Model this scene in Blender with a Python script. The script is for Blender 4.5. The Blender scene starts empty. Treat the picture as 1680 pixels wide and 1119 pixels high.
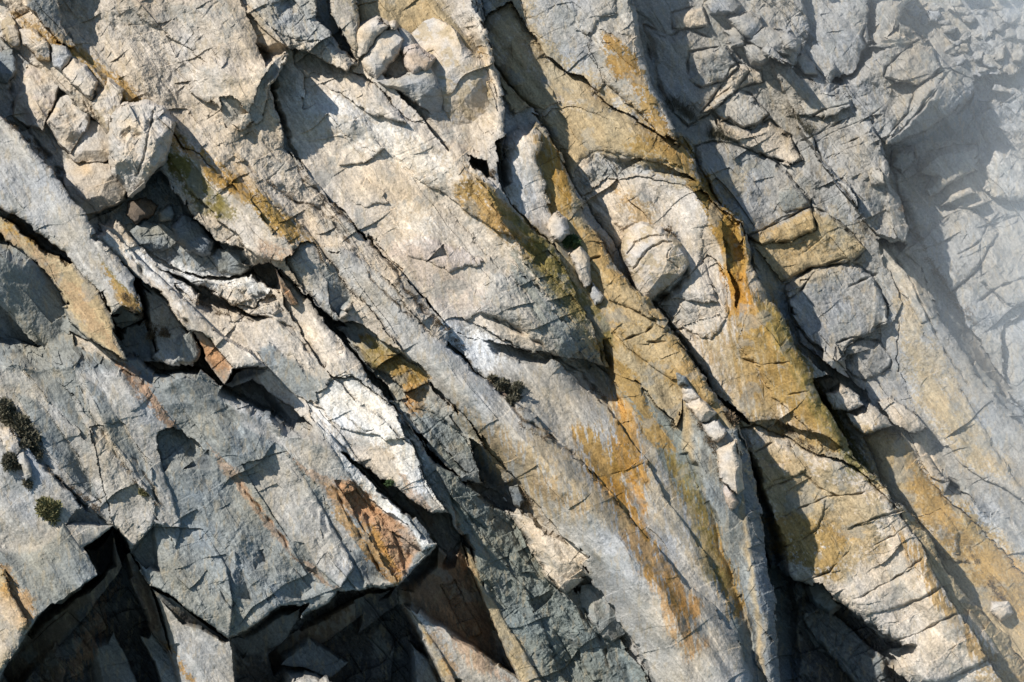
import bpy, math, random
import numpy as np
from mathutils import Vector, Matrix

scene = bpy.context.scene
f32 = np.float32

# ------------------------------------------------------------------ camera, sky, sun, exposure
S = 0.05                      # metres per photo pixel on the mean cliff plane
D0 = 230.0                    # metres from the camera to the mean cliff plane
ZC = 42.0
cam_d = bpy.data.cameras.new("camera")
cam = bpy.data.objects.new("camera", cam_d)
scene.collection.objects.link(cam)
cam.location = (0, -D0, ZC)
cam.rotation_euler = (math.radians(90), 0, 0)
cam_d.sensor_width = 36
cam_d.lens = 36 * D0 / (1680 * S)
cam_d.clip_start = 1
cam_d.clip_end = 3000
scene.camera = cam

SUN = Vector((-0.60, -0.50, 0.62)).normalized()      # direction towards the sun
sl = bpy.data.lights.new("sun", 'SUN')
sl.energy = 5.0
sl.angle = math.radians(0.5)
sl.color = (1.0, 0.94, 0.85)
so = bpy.data.objects.new("sun", sl)
scene.collection.objects.link(so)
so.rotation_euler = (-SUN).to_track_quat('-Z', 'Y').to_euler()
so.location = (0, -D0, 150)

w = bpy.data.worlds.new("World")
scene.world = w
w.use_nodes = True
nt = w.node_tree
bg = nt.nodes["Background"]
sky = nt.nodes.new("ShaderNodeTexSky")
sky.sky_type = 'NISHITA'
sky.sun_disc = False
sky.sun_elevation = math.asin(SUN.z)
sky.sun_rotation = math.atan2(SUN.x, SUN.y)
nt.links.new(sky.outputs[0], bg.inputs[0])
sky.ozone_density = 6.0
sky.dust_density = 0.3
sky.air_density = 1.3
bg.inputs[1].default_value = 0.078
scene.view_settings.view_transform = 'Standard'
scene.view_settings.look = 'None'
scene.view_settings.exposure = 0.44
scene.view_settings.gamma = 1.0

# ------------------------------------------------------------------ noise
rng = np.random.RandomState(7)
PERM = rng.permutation(256).astype(np.int32)
ANG = (rng.rand(256) * 2 * np.pi).astype(f32)
GX, GY = np.cos(ANG), np.sin(ANG)
RND = rng.rand(8, 256).astype(f32)


def hsh(ix, iy, seed=0):
    return PERM[(PERM[(ix + seed * 17) & 255] + iy + seed * 5) & 255]


def gn(x, y, seed=0):
    x0 = np.floor(x); y0 = np.floor(y)
    fx = (x - x0).astype(f32); fy = (y - y0).astype(f32)
    ix = x0.astype(np.int32); iy = y0.astype(np.int32)
    ux = fx * fx * fx * (fx * (fx * 6 - 15) + 10)
    uy = fy * fy * fy * (fy * (fy * 6 - 15) + 10)

    def c(dx, dy):
        h = hsh(ix + dx, iy + dy, seed)
        return GX[h] * (fx - dx) + GY[h] * (fy - dy)
    a = c(0, 0); b = c(1, 0); d = c(0, 1); e = c(1, 1)
    return ((a + (b - a) * ux) * (1 - uy) + (d + (e - d) * ux) * uy) * f32(1.5)


def fbm(x, y, n=4, seed=0, gain=.5):
    r = 0; a = 1.0
    for i in range(n):
        r = r + f32(a) * gn(x * 2 ** i + 13.7 * i, y * 2 ** i - 7.3 * i, seed + i)
        a *= gain
    return r


def ridged(x, y, n=4, seed=0):
    r = 0; a = 1.0
    for i in range(n):
        r = r + f32(a) * (1 - 2.4 * np.abs(gn(x * 2 ** i + 3.1 * i, y * 2 ** i + 9.1 * i, seed + i)))
        a *= .5
    return r


def voro(x, y, seed=0, jit=.9):
    """first and second distance, cell hash and the offset to the cell's point"""
    x0 = np.floor(x); y0 = np.floor(y)
    fx = (x - x0).astype(f32); fy = (y - y0).astype(f32)
    ix = x0.astype(np.int32); iy = y0.astype(np.int32)
    F1 = np.full(x.shape, 9, f32); F2 = F1.copy()
    H = np.zeros(x.shape, np.int32); DX = np.zeros(x.shape, f32); DY = DX.copy()
    for dx in (-1, 0, 1):
        for dy in (-1, 0, 1):
            h = hsh(ix + dx, iy + dy, seed)
            px = dx + .5 + (RND[0][h] - .5) * jit - fx
            py = dy + .5 + (RND[1][h] - .5) * jit - fy
            d = px * px + py * py
            m = d < F1
            F2 = np.where(m, F1, np.minimum(F2, d))
            H = np.where(m, h, H); DX = np.where(m, -px, DX); DY = np.where(m, -py, DY)
            F1 = np.where(m, d, F1)
    return np.sqrt(F1), np.sqrt(F2), H, DX, DY


def cells(s, c, ls, lc, tilt, kap, z0, seed, dome=False):
    """continuous chipped (scooped) or swollen (domed) surface made of one tilted patch per cell"""
    x = s / ls; y = c / lc
    x0 = np.floor(x); y0 = np.floor(y)
    fx = (x - x0).astype(f32); fy = (y - y0).astype(f32)
    ix = x0.astype(np.int32); iy = y0.astype(np.int32)
    sg = -1 if dome else 1
    best = np.full(x.shape, 1e9, f32)
    for dx in (-1, 0, 1):
        for dy in (-1, 0, 1):
            h = hsh(ix + dx, iy + dy, seed)
            px = fx - (dx + .5 + (RND[0][h] - .5) * .9)
            py = fy - (dy + .5 + (RND[1][h] - .5) * .9)
            z = z0 * RND[2][h] + tilt * ((RND[3][h] - .5) * px * ls + (RND[4][h] - .5) * py * lc) * sg + kap * (px * px + py * py)
            best = np.minimum(best, z)
    return best * sg


def sstep(a, b, x):
    t = np.clip((x - a) / (b - a), 0, 1)
    return t * t * (3 - 2 * t)


# ------------------------------------------------------------------ cliff grid, in photo-pixel units along the cliff
STEP = 1.15
X0, X1, Y0, Y1 = -190.0, 1870.0, -140.0, 1270.0
gx_ = np.arange(X0, X1, STEP, dtype=f32); gy_ = np.arange(Y0, Y1, STEP, dtype=f32)
NX, NY = len(gx_), len(gy_)
X, Y = np.meshgrid(gx_, gy_)
TH = math.radians(52)
ct, st = math.cos(TH), math.sin(TH)
SA = X * ct + Y * st           # along the strike of the slabs
CA = -X * st + Y * ct          # across it
W1X = gn(X / 46, Y / 46, 1) ; W1Y = gn(X / 46, Y / 46, 2)
W2X = gn(X / 11, Y / 11, 3) ; W2Y = gn(X / 11, Y / 11, 4)
_, _, _h, _, _ = voro(SA / 24 + .3 * W1X, CA / 17 + .3 * W1Y, 9)
W3X = (RND[5][_h] - .5) * 2; W3Y = (RND[6][_h] - .5) * 2
_, _, _h, _, _ = voro(SA / 10, CA / 8, 10)
W3X += (RND[5][_h] - .5) * .9; W3Y += (RND[6][_h] - .5) * .9
W0X = gn(X / 150, Y / 150, 5); W0Y = gn(X / 150, Y / 150, 6)


def base_h(x, y):
    return -0.20 * (x - 840) + 0.28 * (y - 560)


COL = dict(
    cream=(.53, .465, .385), grey=(.25, .262, .252), warm=(.47, .405, .325), ochre=(.33, .20, .05),
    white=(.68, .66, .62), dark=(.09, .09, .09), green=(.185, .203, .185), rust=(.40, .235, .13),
    pink=(.48, .41, .355), olive=(.17, .14, .04), orange=(.40, .205, .035), tan=(.40, .315, .19),
    stone=(.315, .305, .285), pale=(.40, .38, .345), slate=(.19, .205, .21), brown=(.15, .115, .085), blue=(.34, .36, .38))

OFF = 0.0
H = base_h(X, Y).astype(f32)
RO = np.full(H.shape, .5, f32)          # how broken the rock is
C1 = np.empty(H.shape + (3,), f32); C1[:] = COL['pale']


def sub(pts, mar):
    xs = [p[0] for p in pts]; ys = [p[1] for p in pts]
    i0 = max(0, int((min(ys) - mar - Y0) / STEP)); i1 = min(NY, int((max(ys) + mar - Y0) / STEP) + 2)
    j0 = max(0, int((min(xs) - mar - X0) / STEP)); j1 = min(NX, int((max(xs) + mar - X0) / STEP) + 2)
    return slice(i0, i1), slice(j0, j1)


def sdf(px, py, pts):
    """signed distance to a polygon, positive inside"""
    d = np.full(px.shape, 1e9, f32); ins = np.zeros(px.shape, bool)
    n = len(pts)
    for i in range(n):
        ax, ay = pts[i]; bx, by = pts[(i + 1) % n]
        ex, ey = bx - ax, by - ay
        L = ex * ex + ey * ey + 1e-9
        t = np.clip(((px - ax) * ex + (py - ay) * ey) / L, 0, 1)
        qx = px - ax - t * ex; qy = py - ay - t * ey
        d = np.minimum(d, qx * qx + qy * qy)
        if ay != by:
            ins ^= ((ay > py) != (by > py)) & (px < ex * (py - ay) / ey + ax)
    d = np.sqrt(d)
    return np.where(ins, d, -d)


def cen(pts):
    return sum(p[0] for p in pts) / len(pts), sum(p[1] for p in pts) / len(pts)


def panel(pts, h, gx, gy, R=14, e=10, warp=(5, 1.6), rough=.5, col='pale', mode='set', at=None, soft=30, chip=None):
    """one face of the cliff: a tilted plane with rounded edges laid over what is behind it"""
    global H
    sl_ = sub(pts, 14)
    x = X[sl_]; y = Y[sl_]
    chip = (2.2 if warp[0] > 2 else .7) if chip is None else chip
    wx = x + warp[0] * (W1X[sl_] + .7 * W0X[sl_]) + warp[1] * W2X[sl_] + chip * W3X[sl_]
    wy = y + warp[0] * (W1Y[sl_] + .7 * W0Y[sl_]) + warp[1] * W2Y[sl_] + chip * W3Y[sl_]
    d = sdf(wx, wy, pts)
    cx, cy = at or cen(pts)
    hh = base_h(cx, cy) + OFF + h + gx * (x - cx) + gy * (y - cy)
    if mode == 'rel':
        hh = H[sl_] + h + gx * (x - cx) + gy * (y - cy)
    if mode == 'anc':
        i_, j_ = int((at[1] - Y0) / STEP), int((at[0] - X0) / STEP)
        hh = float(H[i_-4:i_+5, j_-4:j_+5].mean()) + h + gx * (x - at[0]) + gy * (y - at[1])
    if R > 0:
        if warp[0] > 3 and mode != 'rel':
            R2 = min(R * 1.5, .8 * float(d.max())); e = e * 1.5 * R2 / (R * 1.5); R = R2
        t = np.clip(d / R, 0, 1)
        hh = hh - e * (1 - np.sqrt(np.maximum(1 - (1 - t) ** 2, 0)))
    # the side towards the sun rises gently out of the rock behind, the far side breaks off
    d0 = sdf(x, y, pts)
    gy1, gx1 = np.gradient(d0)
    k = (gx1 * .62 + gy1 * .78)           # > 0 where the outline faces up and left
    rise = hh > H[sl_]
    k = np.where(rise, k, -k)
    F = 1.0 + np.minimum(soft, .55 * d.max()) * sstep(.05, .75, k) * (1 + .5 * W1X[sl_])
    wgt = np.clip(d / F, 0, 1); wgt = wgt * wgt * (3 - 2 * wgt)
    wgt = np.where(d > 0, np.where(F < 1.5, 1, wgt), 0).astype(f32)
    H[sl_] += (hh - H[sl_]) * wgt
    RO[sl_] += (rough - RO[sl_]) * wgt
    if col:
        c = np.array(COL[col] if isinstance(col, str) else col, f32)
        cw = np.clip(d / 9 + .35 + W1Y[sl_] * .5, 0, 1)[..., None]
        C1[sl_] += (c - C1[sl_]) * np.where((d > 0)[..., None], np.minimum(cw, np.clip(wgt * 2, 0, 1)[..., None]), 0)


def pdist(px, py, pts):
    """distance to a polyline and the place along it, 0 to 1"""
    d = np.full(px.shape, 1e9, f32); tt = np.zeros(px.shape, f32)
    L = [0]
    for a, b in zip(pts, pts[1:]):
        L.append(L[-1] + math.hypot(b[0] - a[0], b[1] - a[1]))
    for i in range(len(pts) - 1):
        ax, ay = pts[i]; bx, by = pts[i + 1]
        ex, ey = bx - ax, by - ay
        t = np.clip(((px - ax) * ex + (py - ay) * ey) / (ex * ex + ey * ey + 1e-9), 0, 1)
        q = (px - ax - t * ex) ** 2 + (py - ay - t * ey) ** 2
        m = q < d
        tt = np.where(m, (L[i] + t * (L[i + 1] - L[i])) / L[-1], tt)
        d = np.where(m, q, d)
    return np.sqrt(d), tt


def groove(pts, w, dep,  warp=(4, 2.5), taper=True, dark=0.0, col=None, p=1.5):
    """a crack, gully (dep > 0) or rib (dep < 0) along a line"""
    sl_ = sub(pts, w + 12)
    wx = X[sl_] + warp[0] * W1X[sl_] + warp[1] * W2X[sl_]
    wy = Y[sl_] + warp[0] * W1Y[sl_] + warp[1] * W2Y[sl_]
    d, t = pdist(wx, wy, pts)
    wv = gn(X[sl_] / 19, Y[sl_] / 19, 14)
    k = np.clip(1 - d / (w * (.75 + .7 * wv)), 0, 1) * np.clip(.85 + 1.1 * wv, .1, 1.3) if w < 20 else np.clip(1 - d / w, 0, 1)
    k = k ** p if p != 1 else k
    if taper:
        k = k * np.clip(np.minimum(t, 1 - t) * 6, 0, 1)
    H[sl_] -= dep * k
    if col:
        c = np.array(COL[col], f32); kk = (np.clip(k * 1.5, 0, 1) * dark)[..., None]
        C1[sl_] = C1[sl_] * (1 - kk) + c * kk


def dome(cx, cy, a, b, rot, amp, p=1.0):
    """a swelling (amp > 0) or hollow in the face"""
    r = math.radians(rot); q = max(a, b)
    sl_ = sub([(cx - q, cy - q), (cx + q, cy + q)], 4)
    x = X[sl_] + 5 * W1X[sl_] - cx; y = Y[sl_] + 5 * W1Y[sl_] - cy
    u = (x * math.cos(r) + y * math.sin(r)) / a; v = (-x * math.sin(r) + y * math.cos(r)) / b
    k = np.clip(1 - u * u - v * v, 0, 1) ** p
    H[sl_] += amp * k


PAINTS = []


def paint(pts, col, s=1.0, feather=20, kind='spot', thr=0.0):
    PAINTS.append((pts, col, s, feather, kind, thr))


P = panel; G_ = groove


def B_(pts, h, gx, gy, col='stone', R=12, e=8, rough=.45):
    """a block of the face, set off from its neighbours by open joints"""
    panel(pts, h, gx, gy, R, e, rough=rough, col=col, mode='rel', warp=(3, 1.5), soft=16)
    groove(pts + [pts[0]], 3.5, 9, warp=(3, 1.5), taper=False)


OFF = -70
# ---- far wall at the upper right, behind the mist
P([(1150,-140),(1870,-140),(1870,1270),(1560,1270),(1500,600),(1440,230),(1240,60)], -70, -.05, .30, 0, 0, rough=.5, col='stone')
P([(1262,60),(1300,-140),(1440,-140),(1425,30),(1424,60),(1400,115),(1370,125),(1340,160),(1300,110)], -40, .05, .38, 14, 8, rough=.45, col='stone')
P([(1424,60),(1425,-10),(1500,-10),(1470,40),(1440,70)], -40, .1, .4, 14, 10, rough=.2, col='stone')
P([(1328,125),(1370,100),(1372,118),(1420,80),(1450,48),(1475,28),(1525,70),(1560,110),(1592,150),(1588,165),(1540,200),(1500,225),(1452,238),(1395,175),(1345,150)], 12, .0, .30, 10, 8, rough=.7, col='stone', warp=(3,1.5))
P([(1425,72),(1445,55),(1485,60),(1500,75),(1460,76)], 10, -.1, -.3, 8, 6, rough=.3)
B_([(1452,110),(1505,66),(1530,75),(1545,110),(1528,128),(1505,140),(1450,125)], 18, .05, .03, col='stone')
B_([(1505,140),(1530,126),(1560,112),(1598,132),(1600,148),(1560,185),(1500,222),(1452,240),(1450,230),(1490,185)], 27, .05, .03, col='stone')
P([(1600,128),(1870,60),(1870,330),(1600,260),(1590,190),(1565,190),(1600,150)], -75, .0, .3, 0, 0, rough=.9, col='stone')
P([(1452,242),(1500,226),(1555,192),(1600,150),(1610,200),(1605,250),(1590,248),(1560,235),(1500,240)], -75, -.3, -.1, 0, 0, rough=.5, col='slate')  # shade under the overhanging block, painted in slate
P([(1600,265),(1625,230),(1660,235),(1700,260),(1700,330),(1640,330),(1610,310)], -20, .0, .3, 22, 14, rough=.4)
B_([(1510,255),(1560,238),(1600,236),(1607,262),(1598,280),(1560,300),(1527,323),(1515,310),(1528,290),(1505,285)], 27, .05, .03, col='stone')
B_([(1460,245),(1500,240),(1505,262),(1480,285),(1462,270)], 16, .05, .03, col='stone')
P([(1541,342),(1560,325),(1592,310),(1605,325),(1575,335)], -66, -.1, -.35, 4, 4, rough=.1, warp=(2,1))
P([(1540,340),(1560,318),(1590,308),(1600,318),(1570,328)], -46, .1, .3, 8, 7, rough=.2, col='pale', warp=(2,1))
P([(1586,340),(1612,326),(1620,332),(1600,343)], -46, .1, .3, 5, 5, rough=.2, col='pale', warp=(2,1))
B_([(1620,370),(1690,350),(1870,380),(1870,500),(1650,500),(1610,460),(1608,400)], 13, .05, .03, col='stone')
B_([(1480,330),(1600,345),(1640,380),(1605,440),(1560,480),(1520,440),(1490,390)], 5, .05, .03, col='stone')
P([(1640,540),(1700,500),(1870,560),(1870,700),(1700,700),(1650,640)], -40, -.05, .28, 30, 20, rough=.25, col='stone')
P([(1470,370),(1510,400),(1560,480),(1620,580),(1660,640),(1650,700),(1560,640),(1500,560),(1465,450)], -95, -.35, .1, 0, 0, rough=.4, col='stone')
# ---- long hazy slabs at the right
P([(1535,600),(1600,590),(1640,640),(1720,720),(1870,850),(1870,1000),(1700,850),(1600,730)], -35, -.15, .28, 30, 16, rough=.1, col='stone')
P([(1395,375),(1440,385),(1490,400),(1510,440),(1545,520),(1600,610),(1660,680),(1870,860),(1870,1020),(1640,860),(1540,770),(1440,690),(1400,640),(1370,560)], -10, -.02, .36, 26, 18, rough=.2, col='stone')
P([(1425,390),(1470,400),(1500,450),(1530,520),(1510,530),(1470,470)], 6, .03, .04, 9, 6, rough=.1, col='pale', mode='rel')
P([(1470,470),(1510,535),(1580,640),(1650,760),(1700,840),(1580,760),(1500,680),(1470,590)], 6, .03, .02, 9, 6, rough=.3, col='pale', mode='rel')
# ---- ridge A, from the top down to (1490, 395)
P([(1200,-140),(1290,-140),(1330,60),(1300,110),(1225,80),(1180,20)], -30, .1, .3, 14, 10, rough=.9, col='stone')
P([(1262,92),(1300,108),(1340,128),(1385,152),(1402,172),(1425,190),(1447,245),(1462,270),(1458,300),(1476,325),(1492,372),(1486,395),(1462,398),(1430,388),(1408,350),(1398,310),(1345,262),(1320,235),(1290,190),(1255,140)], 22, .10, .38, 18, 14, rough=.65, col='stone', warp=(3,1.6))
P([(1450,262),(1466,268),(1492,372),(1486,395),(1470,398),(1452,330)], 0, -.7, .1, 0, 0, rough=.4, col='stone', mode='rel', at=(1455,300), warp=(3,1))
P([(1310,170),(1350,148),(1398,160),(1396,172),(1350,196),(1325,186)], 6, .02, .03, 6, 5, rough=.3, col='pale', mode='rel')
B_([(1255,140),(1300,180),(1335,225),(1340,262),(1320,270),(1290,240),(1262,200)], 10, .05, .03, col='stone')
B_([(1318,262),(1340,245),(1350,268),(1400,330),(1420,390),(1395,380),(1360,330),(1325,290)], 10, .05, .03, col='stone')
P([(1299,272),(1337,243),(1322,278)], -50, -.5, -.2, 0, 0, rough=.1, warp=(2,1))
# ---- ridge B, broken rocks right of the main orange ridge
P([(1020,-140),(1200,-140),(1260,90),(1345,262),(1440,388),(1480,500),(1440,560),(1350,600),(1290,560),(1215,420),(1150,300),(1090,200),(1040,90)], -50, -.1, .28, 0, 0, rough=.5, col='stone')
B_([(1100,20),(1150,8),(1165,40),(1130,50),(1105,48)], 14, 0.060, 0.042, col='warm')
B_([(1055,40),(1100,60),(1125,48),(1200,75),(1230,115),(1210,150),(1160,190),(1130,210),(1100,180),(1070,110)], 10, 0.015, -0.018, col='stone')
B_([(1130,85),(1190,75),(1215,110),(1190,130),(1150,145),(1130,130)], 14, 0.042, -0.150, col='stone')
B_([(1200,110),(1215,103),(1248,115),(1252,135),(1230,140),(1200,155),(1170,182),(1150,185),(1175,150)], 14, 0.060, 0.042, col='warm')
B_([(1160,170),(1200,142),(1235,155),(1262,190),(1240,205),(1220,210),(1198,192),(1185,200)], 14, 0.054, 0.060, col='pale')
B_([(1170,188),(1230,215),(1262,198),(1300,225),(1315,262),(1298,272),(1250,250),(1190,225)], 14, 0.036, 0.030, col='warm')
P([(1085,210),(1105,200),(1140,215),(1150,230),(1130,255),(1105,225)], -55, .0, .25, 14, 10, rough=.5, col='grey')
B_([(1138,240),(1165,232),(1200,235),(1260,255),(1290,280),(1310,305),(1330,330),(1340,375),(1300,395),(1250,400),(1222,385),(1195,350),(1165,305),(1145,270)], 13, 0.030, 0.012, col='stone')
P([(1270,310),(1300,300),(1325,335),(1320,345),(1285,350),(1270,335)], 5, .0, .0, 8, 5, rough=.3, col='grey', mode='rel')
B_([(1228,385),(1262,372),(1330,340),(1360,350),(1400,385),(1420,410),(1400,430),(1330,440),(1290,460),(1250,470),(1228,420)], 16, 0.036, -0.120, col='tan')
B_([(1283,470),(1330,440),(1385,425),(1405,432),(1430,450),(1458,500),(1455,528),(1400,558),(1370,590),(1330,560),(1300,520),(1275,500)], 24, 0.015, -0.006, col='stone')
P([(1432,458),(1462,500),(1455,528),(1425,545),(1432,500)], -2, -.6, -.1, 0, 0, rough=.2, col='stone', warp=(3,1), mode='rel')
B_([(1370,565),(1400,552),(1445,560),(1462,590),(1458,602),(1440,615),(1420,625),(1400,618),(1372,592)], 16, 0.045, 0.012, col='stone')
P([(1230,400),(1290,470),(1320,560),(1360,600),(1420,640),(1440,690),(1380,640),(1300,560),(1240,460)], -60, -.2, .2, 0, 0, rough=.5, col='grey')
# ---- main orange ridge C
OFF = 0
P([(760,-140),(1000,-140),(1042,20),(1047,65),(1062,120),(1085,170),(1115,238),(1100,260),(1000,200),(900,150),(800,60)], -10, -.02, .32, 14, 14, rough=.4, col='pale')
P([(860,-140),(925,-140),(945,40),(990,80),(1000,120),(985,150),(900,110),(850,0)], 4, .03, .03, 10, 7, rough=.35, col='pale', mode='rel')
P([(916,-10),(940,-60),(1010,-60),(1012,20),(980,32),(970,60),(945,50)], 5, .02, .03, 8, 6, rough=.3, col='pale', mode='rel')
P([(968,52),(988,50),(1008,56),(1040,60),(1046,80),(1060,118),(1070,142),(1085,175),(1117,240),(1085,225),(1064,196),(1030,170),(990,130),(970,85)], 22, -.02, .38, 16, 16, rough=.25, col='pale')
P([(780,60),(800,20),(835,0),(860,30),(900,92),(955,128),(985,155),(1010,175),(1060,205),(1117,238),(1140,262),(1150,300),(1185,335),(1212,368),(1225,400),(1228,430),(1256,482),(1290,530),(1318,590),(1350,650),(1385,710),(1440,790),(1450,805),(1420,790),(1382,752),(1330,730),(1290,712),(1240,700),(1205,690),(1160,620),(1090,520),(1020,420),(940,300),(880,190),(800,100)], 34, .0, .34, 22, 20, rough=.3, col='warm')
P([(838,60),(860,100),(905,155),(918,165),(888,182),(865,178),(840,190),(815,130)], 7, .04, .0, 8, 6, rough=.3, col='tan', mode='rel')
P([(888,195),(905,178),(945,172),(1000,195),(1110,250),(1120,272),(1060,262),(1000,245),(975,250),(950,270),(945,290),(925,270),(900,235)], 5, .02, .05, 10, 6, rough=.3, col='tan', mode='rel')
P([(950,290),(975,245),(1060,262),(1130,285),(1145,300),(1100,295),(1040,290),(980,300),(960,310)], -5, -.12, -.2, 0, 0, rough=1.0, col='pale', mode='rel')
P([(955,320),(1000,290),(1060,292),(1130,305),(1160,350),(1150,420),(1175,500),(1100,490),(1060,420),(1010,365)], 5, .03, .05, 18, 7, rough=.35, col='cream', mode='rel')
P([(1115,300),(1150,305),(1212,370),(1226,432),(1222,470),(1210,510),(1200,460),(1190,420),(1180,360)], -5, -.28, .0, 0, 0, rough=.95, col='ochre', mode='rel')
P([(1080,500),(1110,470),(1160,420),(1190,440),(1195,520),(1170,560),(1110,540)], 4, .03, .04, 12, 5, rough=.45, col='cream', mode='rel')
P([(1100,540),(1180,520),(1205,560),(1250,620),(1262,700),(1235,700),(1205,690),(1160,620)], 2, .0, .0, 12, 3, rough=.08, col='cream', mode='rel')
P([(1225,520),(1258,485),(1290,535),(1330,610),(1376,700),(1378,748),(1335,720),(1318,690),(1265,650),(1240,600),(1212,560)], 9, .05, .02, 9, 7, rough=.25, col='tan', mode='rel')
P([(1262,668),(1285,660),(1325,690),(1370,745),(1350,750),(1300,722)], 5, .05, .0, 7, 5, rough=.4, col='cream', mode='rel')
# ---- right bottom: rib I, behind slab H
OFF = -30
P([(1330,620),(1365,618),(1400,640),(1440,660),(1470,690),(1520,740),(1560,790),(1640,830),(1870,990),(1870,1270),(1700,1270),(1640,1080),(1560,960),(1480,850),(1430,790),(1370,700)], 2, .04, .38, 24, 20, rough=.45, col='pale')
P([(1352,640),(1378,625),(1402,645),(1415,660),(1390,672),(1365,668)], 22, .1, .4, 13, 12, rough=.3, col='cream')
P([(1382,672),(1425,660),(1452,685),(1465,700),(1440,710),(1416,718),(1395,700)], 26, .1, .42, 14, 12, rough=.3, col='cream')
P([(1435,655),(1460,648),(1500,680),(1518,705),(1490,712),(1460,690)], 16, .08, .4, 14, 12, rough=.3, col='cream')
P([(1416,722),(1455,703),(1480,715),(1530,790),(1590,850),(1660,920),(1760,1020),(1760,1270),(1680,1120),(1590,990),(1520,890),(1455,800)], 20, .05, .38, 16, 12, rough=.22, col='tan')
P([(1486,715),(1510,707),(1535,740),(1560,790),(1530,780)], 6, .06, .05, 9, 7, rough=.2, col='cream', mode='rel')
P([(1505,845),(1550,835),(1575,870),(1570,905),(1600,930),(1545,910),(1515,880)], 6, .05, .05, 9, 6, rough=.3, col='cream', mode='rel')
# ---- front right slab H
OFF = 0
P([(1180,640),(1240,700),(1262,800),(1290,900),(1400,1000),(1500,1120),(1560,1270),(1240,1270),(1200,1000),(1180,800)], -25, -.15, .2, 0, 0, rough=.8, col='dark')  # gully bed, shade and dark vegetation both put into the colour
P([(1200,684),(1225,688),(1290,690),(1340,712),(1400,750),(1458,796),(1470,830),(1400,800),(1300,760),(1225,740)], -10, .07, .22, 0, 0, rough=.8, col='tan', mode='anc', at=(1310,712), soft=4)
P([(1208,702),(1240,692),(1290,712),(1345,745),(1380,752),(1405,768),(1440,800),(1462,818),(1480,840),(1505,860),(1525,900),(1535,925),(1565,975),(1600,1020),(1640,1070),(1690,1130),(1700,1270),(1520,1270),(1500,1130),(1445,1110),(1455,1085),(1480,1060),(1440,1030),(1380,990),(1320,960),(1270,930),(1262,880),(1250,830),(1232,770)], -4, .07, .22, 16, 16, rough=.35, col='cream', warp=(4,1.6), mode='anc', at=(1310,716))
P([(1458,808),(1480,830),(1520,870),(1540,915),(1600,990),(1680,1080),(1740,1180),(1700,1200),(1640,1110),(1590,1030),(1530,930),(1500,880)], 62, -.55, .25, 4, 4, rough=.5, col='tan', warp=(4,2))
P([(1200,700),(1232,770),(1262,895),(1275,930),(1330,965),(1400,1010),(1480,1062),(1450,1090),(1500,1130),(1500,1270),(1270,1270),(1270,1000),(1230,850)], -70, -.1, .15, 0, 0, rough=.9, col='dark')  # gully floor, darkened in colour for its shade and vegetation
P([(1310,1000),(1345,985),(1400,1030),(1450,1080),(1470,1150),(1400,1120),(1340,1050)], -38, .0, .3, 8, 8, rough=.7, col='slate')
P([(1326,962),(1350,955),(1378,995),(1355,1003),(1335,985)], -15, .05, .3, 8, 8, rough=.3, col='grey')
# ---- rib E: the white slab through the middle
OFF = 90
P([(330,-140),(720,-140),(800,60),(830,180),(822,310),(860,360),(905,400),(940,450),(980,520),(1000,600),(800,560),(740,545),(700,495),(640,430),(560,345),(500,290),(470,230),(440,150),(420,60),(380,0)], 10, .02, .33, 10, 8, rough=.35, col='cream')
P([(560,-140),(760,-140),(790,40),(812,130),(820,200),(806,240),(780,262),(735,250),(690,190),(640,140),(585,60)], -30, -.05, .3, 16, 16, rough=.3, col='warm')
P([(555,20),(620,0),(660,-40),(700,-10),(740,25),(775,60),(800,120),(815,180),(790,150),(740,100),(700,60),(620,60),(585,60)], 6, .03, .03, 18, 8, rough=.3, col='tan', mode='rel')
P([(560,-140),(575,-140),(590,110),(575,108),(545,60),(530,20)], -5, -.1, .3, 9, 12, rough=.3, col='warm')
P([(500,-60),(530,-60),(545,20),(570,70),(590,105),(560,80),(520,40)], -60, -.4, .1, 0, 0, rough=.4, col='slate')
P([(376,-140),(500,-140),(520,30),(555,70),(582,105),(570,120),(500,80),(460,70),(400,20)], 14, .03, .3, 12, 8, rough=.95, col='pale')
P([(470,60),(545,70),(575,110),(615,135),(640,160),(665,205),(610,190),(560,150),(500,120),(480,100)], 8, .08, .06, 8, 5, rough=.95, col='cream', mode='rel')
P([(500,120),(600,120),(670,200),(710,205),(760,240),(790,285),(830,330),(890,400),(820,380),(700,300),(620,240),(520,190),(500,180)], 7, .05, .06, 16, 7, rough=.45, col='cream', mode='rel')
P([(476,240),(500,225),(560,222),(620,250),(700,300),(800,420),(860,480),(900,540),(860,540),(790,515),(740,545),(700,495),(640,430),(560,345),(500,290)], 4, .0, .02, 10, 4, rough=.22, col='cream', mode='rel')
P([(555,272),(560,240),(610,225),(630,243),(598,266)], 9, .1, -.02, 4, 3, rough=.15, col='cream', warp=(2,1), mode='rel')
P([(545,300),(600,290),(640,330),(600,340),(560,325)], 4, .05, .0, 6, 3, rough=.2, col='cream', mode='rel')
P([(620,420),(680,380),(760,400),(790,430),(735,450),(700,430)], 6, .04, .0, 8, 5, rough=.3, col='pink', mode='rel')
P([(700,430),(728,400),(736,422)], -14, -.3, -.4, 0, 0, rough=.1, mode='rel', warp=(1,.5))
P([(780,516),(775,480),(800,440),(850,440),(900,480),(940,530),(980,580),(960,620),(930,600),(890,565),(850,530),(815,518)], 22, -.02, -.05, 16, 16, rough=.5, col='pale', mode='rel')
P([(780,290),(820,318),(850,330),(900,390),(945,445),(985,500),(1010,560),(1060,640),(1020,640),(960,580),(920,520),(880,460),(840,390)], 0, -.40, -.05, 4, 4, rough=.75, col='tan', mode='rel')
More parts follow.
